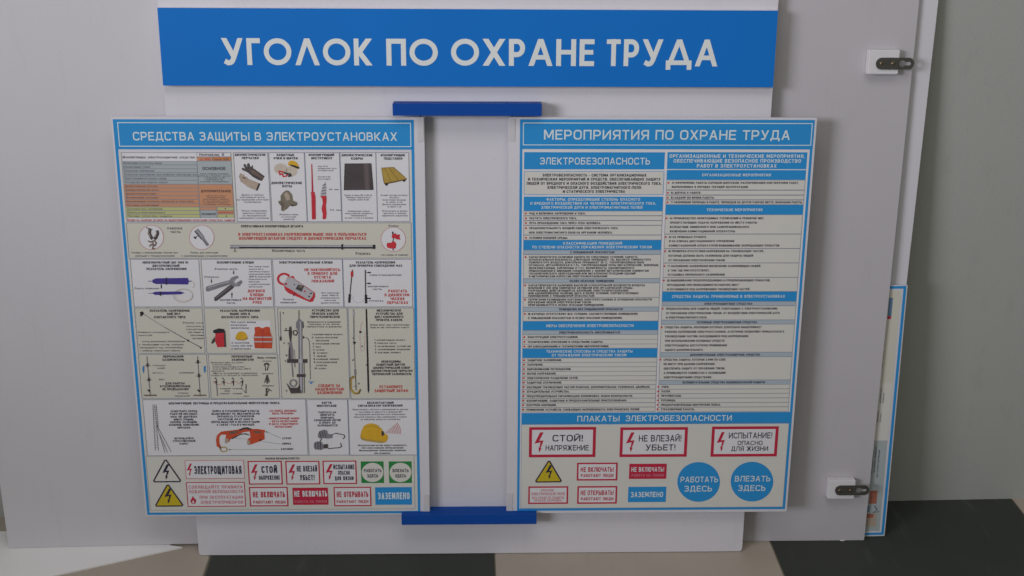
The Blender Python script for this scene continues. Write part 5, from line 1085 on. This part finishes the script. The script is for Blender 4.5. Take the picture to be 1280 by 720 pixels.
t = .005
rb = thing('hanger_board', 'blank white board with two dark keyhole hangers on its right edge, behind the right poster', 'board', leaning(.64234, 1.8056, .029, .104, t * sin(.104)))
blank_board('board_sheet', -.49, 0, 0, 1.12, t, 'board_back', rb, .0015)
slab('burr', [(-.0440, -.0004), (-.0425, .0010), (-.0395, .0004), (-.0350, .0001), (-.0390, -.0016)], -.0030, .0006, 'offcut_white', rb)
def stadium(x0, x1, yc, r, n=10):
    return ([(x1 - r + r * cos(radians(-90 + 180*k/n)), yc + r * sin(radians(-90 + 180*k/n))) for k in range(n+1)]
            + [(x0 + r + r * cos(radians(90 + 180*k/n)), yc + r * sin(radians(90 + 180*k/n))) for k in range(n+1)])
def keyhole(xc, yc, R_, xs, rs, n=12):
    a = math.asin(rs / R_); o = []
    for k in range(n + 1):
        th = a + (2*pi - 2*a) * k / n; o.append((xc + R_ * cos(th), yc + R_ * sin(th)))
    for k in range(7):
        th = -pi/2 + pi * k / 6; o.append((xs + rs * cos(th), yc + rs * sin(th)))
    return o
for by0, by1, bx0, bx1, px0, pyc, tip in ((.8376, .8756, -.0764, -.0270, -.0650, .8548, 0.0), (.0901, .1259, -.0782, -.0303, -.0668, .1076, -.012)):
    fb_ = box('foam_block', bx0, by0, .0002, bx1, by1, .0145, 'white_foam', rb, .0012, 2)
    pl = slab('hanger_plate', stadium(px0, px0 + .0613, pyc, .0093), .0149, .0168, 'hanger_steel', rb, [keyhole(px0 + .0425, pyc, .0053, px0 + .0535, .0028)])
    md = pl.modifiers.new('arris', 'BEVEL'); md.width = .0004; md.segments = 2; md.limit_method = 'ANGLE'; md.angle_limit = radians(60)
    for sxx in (.0088, .0275):
        bm = bmesh.new(); bmesh.ops.create_uvsphere(bm, u_segments=16, v_segments=8, radius=.0030)
        for v in bm.verts: v.co.z *= .45
        bmesh.ops.translate(bm, verts=bm.verts, vec=(px0 + sxx, pyc, .0167))
        me = bpy.data.meshes.new('screw'); bm.to_mesh(me); bm.free(); sc = link('screw', me, pl, ('screw_brass',))
        box('screw_slot', px0 + sxx - .0018, pyc - .0003, .0178, px0 + sxx + .0018, pyc + .0003, .0183, 'hanger_steel', sc)

t = .004
tbd = thing('tall_board', 'tall narrow-looking white sheet showing as a pale strip past the hanger board, nearest the wall', 'board', leaning(.6755, 1.8300, .029, .089, t * sin(.089)))
blank_board('board_sheet', -.44, 0, 0, 1.05, t, 'white_pvc', tbd, .001)

pt = .003; PWd, PHt = .28, .4775
back = thing('side_poster', 'blue-bordered poster standing sideways on the floor, peeping out past the hanger board', 'poster',
             leaning(.6825, 1.8168, .029, .098, pt * sin(.098) + .0020, .0165))
slab('poster_sheet', rounded(-PWd, 0, 0, PHt, .001, 2), -pt, 0, 'white_pvc', back)
def q(col, x0, y0, x1, y1, z, m): col.poly([(x0, y0), (x1, y0), (x1, y1), (x0, y1)], z, m)
c = Sheet(); c.path([(-PWd + .0036, .0036 + .0016), (-.0044, .0036 + .0016), (-.0044, PHt - .0036), (-PWd + .0036, PHt - .0036)], .0046, Z2, 'print_blue', 1); c.build('blue_border', back)
c = Sheet(); q(c, -PWd + .009, .011, -.0105, .19, Z1, 'row_grey'); q(c, -PWd + .009, .19, -.0105, .30, Z1 + .0001, 'paper_grey'); q(c, -PWd + .009, .30, -.0105, PHt - .010, Z1, 'paper_beige'); c.build('printed_paper', back)
c = Sheet()
q(c, -.030, PHt - .055, -.0235, PHt - .022, Z2, 'faded_blue'); q(c, -.030, PHt - .060, -.0240, PHt - .055, Z3, 'sign_red')
q(c, -.20, PHt - .055, -.032, PHt - .022, Z2, 'print_blue')
c.build('printed_block', back)
c = Sheet(); q(c, -.034, .066, -.0205, .092, Z2, 'faded_red'); c.path([(-.024, .062), (-.018, .054), (-.026, .048), (-.014, .050)], .0012, Z3, 'art_black'); q(c, -.040, .020, -.018, .046, Z2, 'art_tan'); q(c, -.036, .038, -.024, .046, Z3, 'faded_red'); q(c, -.040, .050, -.032, .062, Z2, 'faded_blue'); c.build('printed_picture', back)
def sideways(col, txt, x, y0, y1, h, ink):
    s = Sheet(); s.text(txt, 0, y1 - y0, 0, h, 0, ink, 'fine', 'fit')
    b = len(col.v); col.v += [(x - v[1], y0 + v[0], Z3 + v[2]) for v in s.v]
    i = col.idx(ink)
    for f in s.f: col.f.append(tuple(b + k for k in f)); col.mi.append(i)
c = Sheet()
for x, y0, y1, tx in ((-.0375, .225, .300, 'УКАЗАТЕЛЬ НАПРЯЖЕНИЯ'), (-.0300, .262, .290, 'контактная часть'), (-.0250, .262, .280, 'рабочая'), (-.0320, .226, .246, 'длина штанги'), (-.0270, .226, .242, 'штанга'), (-.0300, .128, .178, 'для операций с заземлением'), (-.0240, .118, .172, 'под рабочим напряжением'), (-.0350, .125, .170, 'перед каждой работой'),
                      (-.033, .325, .385, 'ЭЛЕКТРОБЕЗОПАСНОСТЬ')):
    sideways(c, tx, x, y0, y1, .0028, 'ink')
c.build('lettering', back)

of = slab('offcut_sheet', [(-.5815, 1.7611), (-.6050, 1.7660), (-.6050, 1.8060), (-1.5, 1.80), (-1.5, 1.36)], .0002, .0032, 'offcut_white')
of['label'] = 'white plastic offcut lying flat on the beige tile under the left board'; of['category'] = 'plastic sheet'
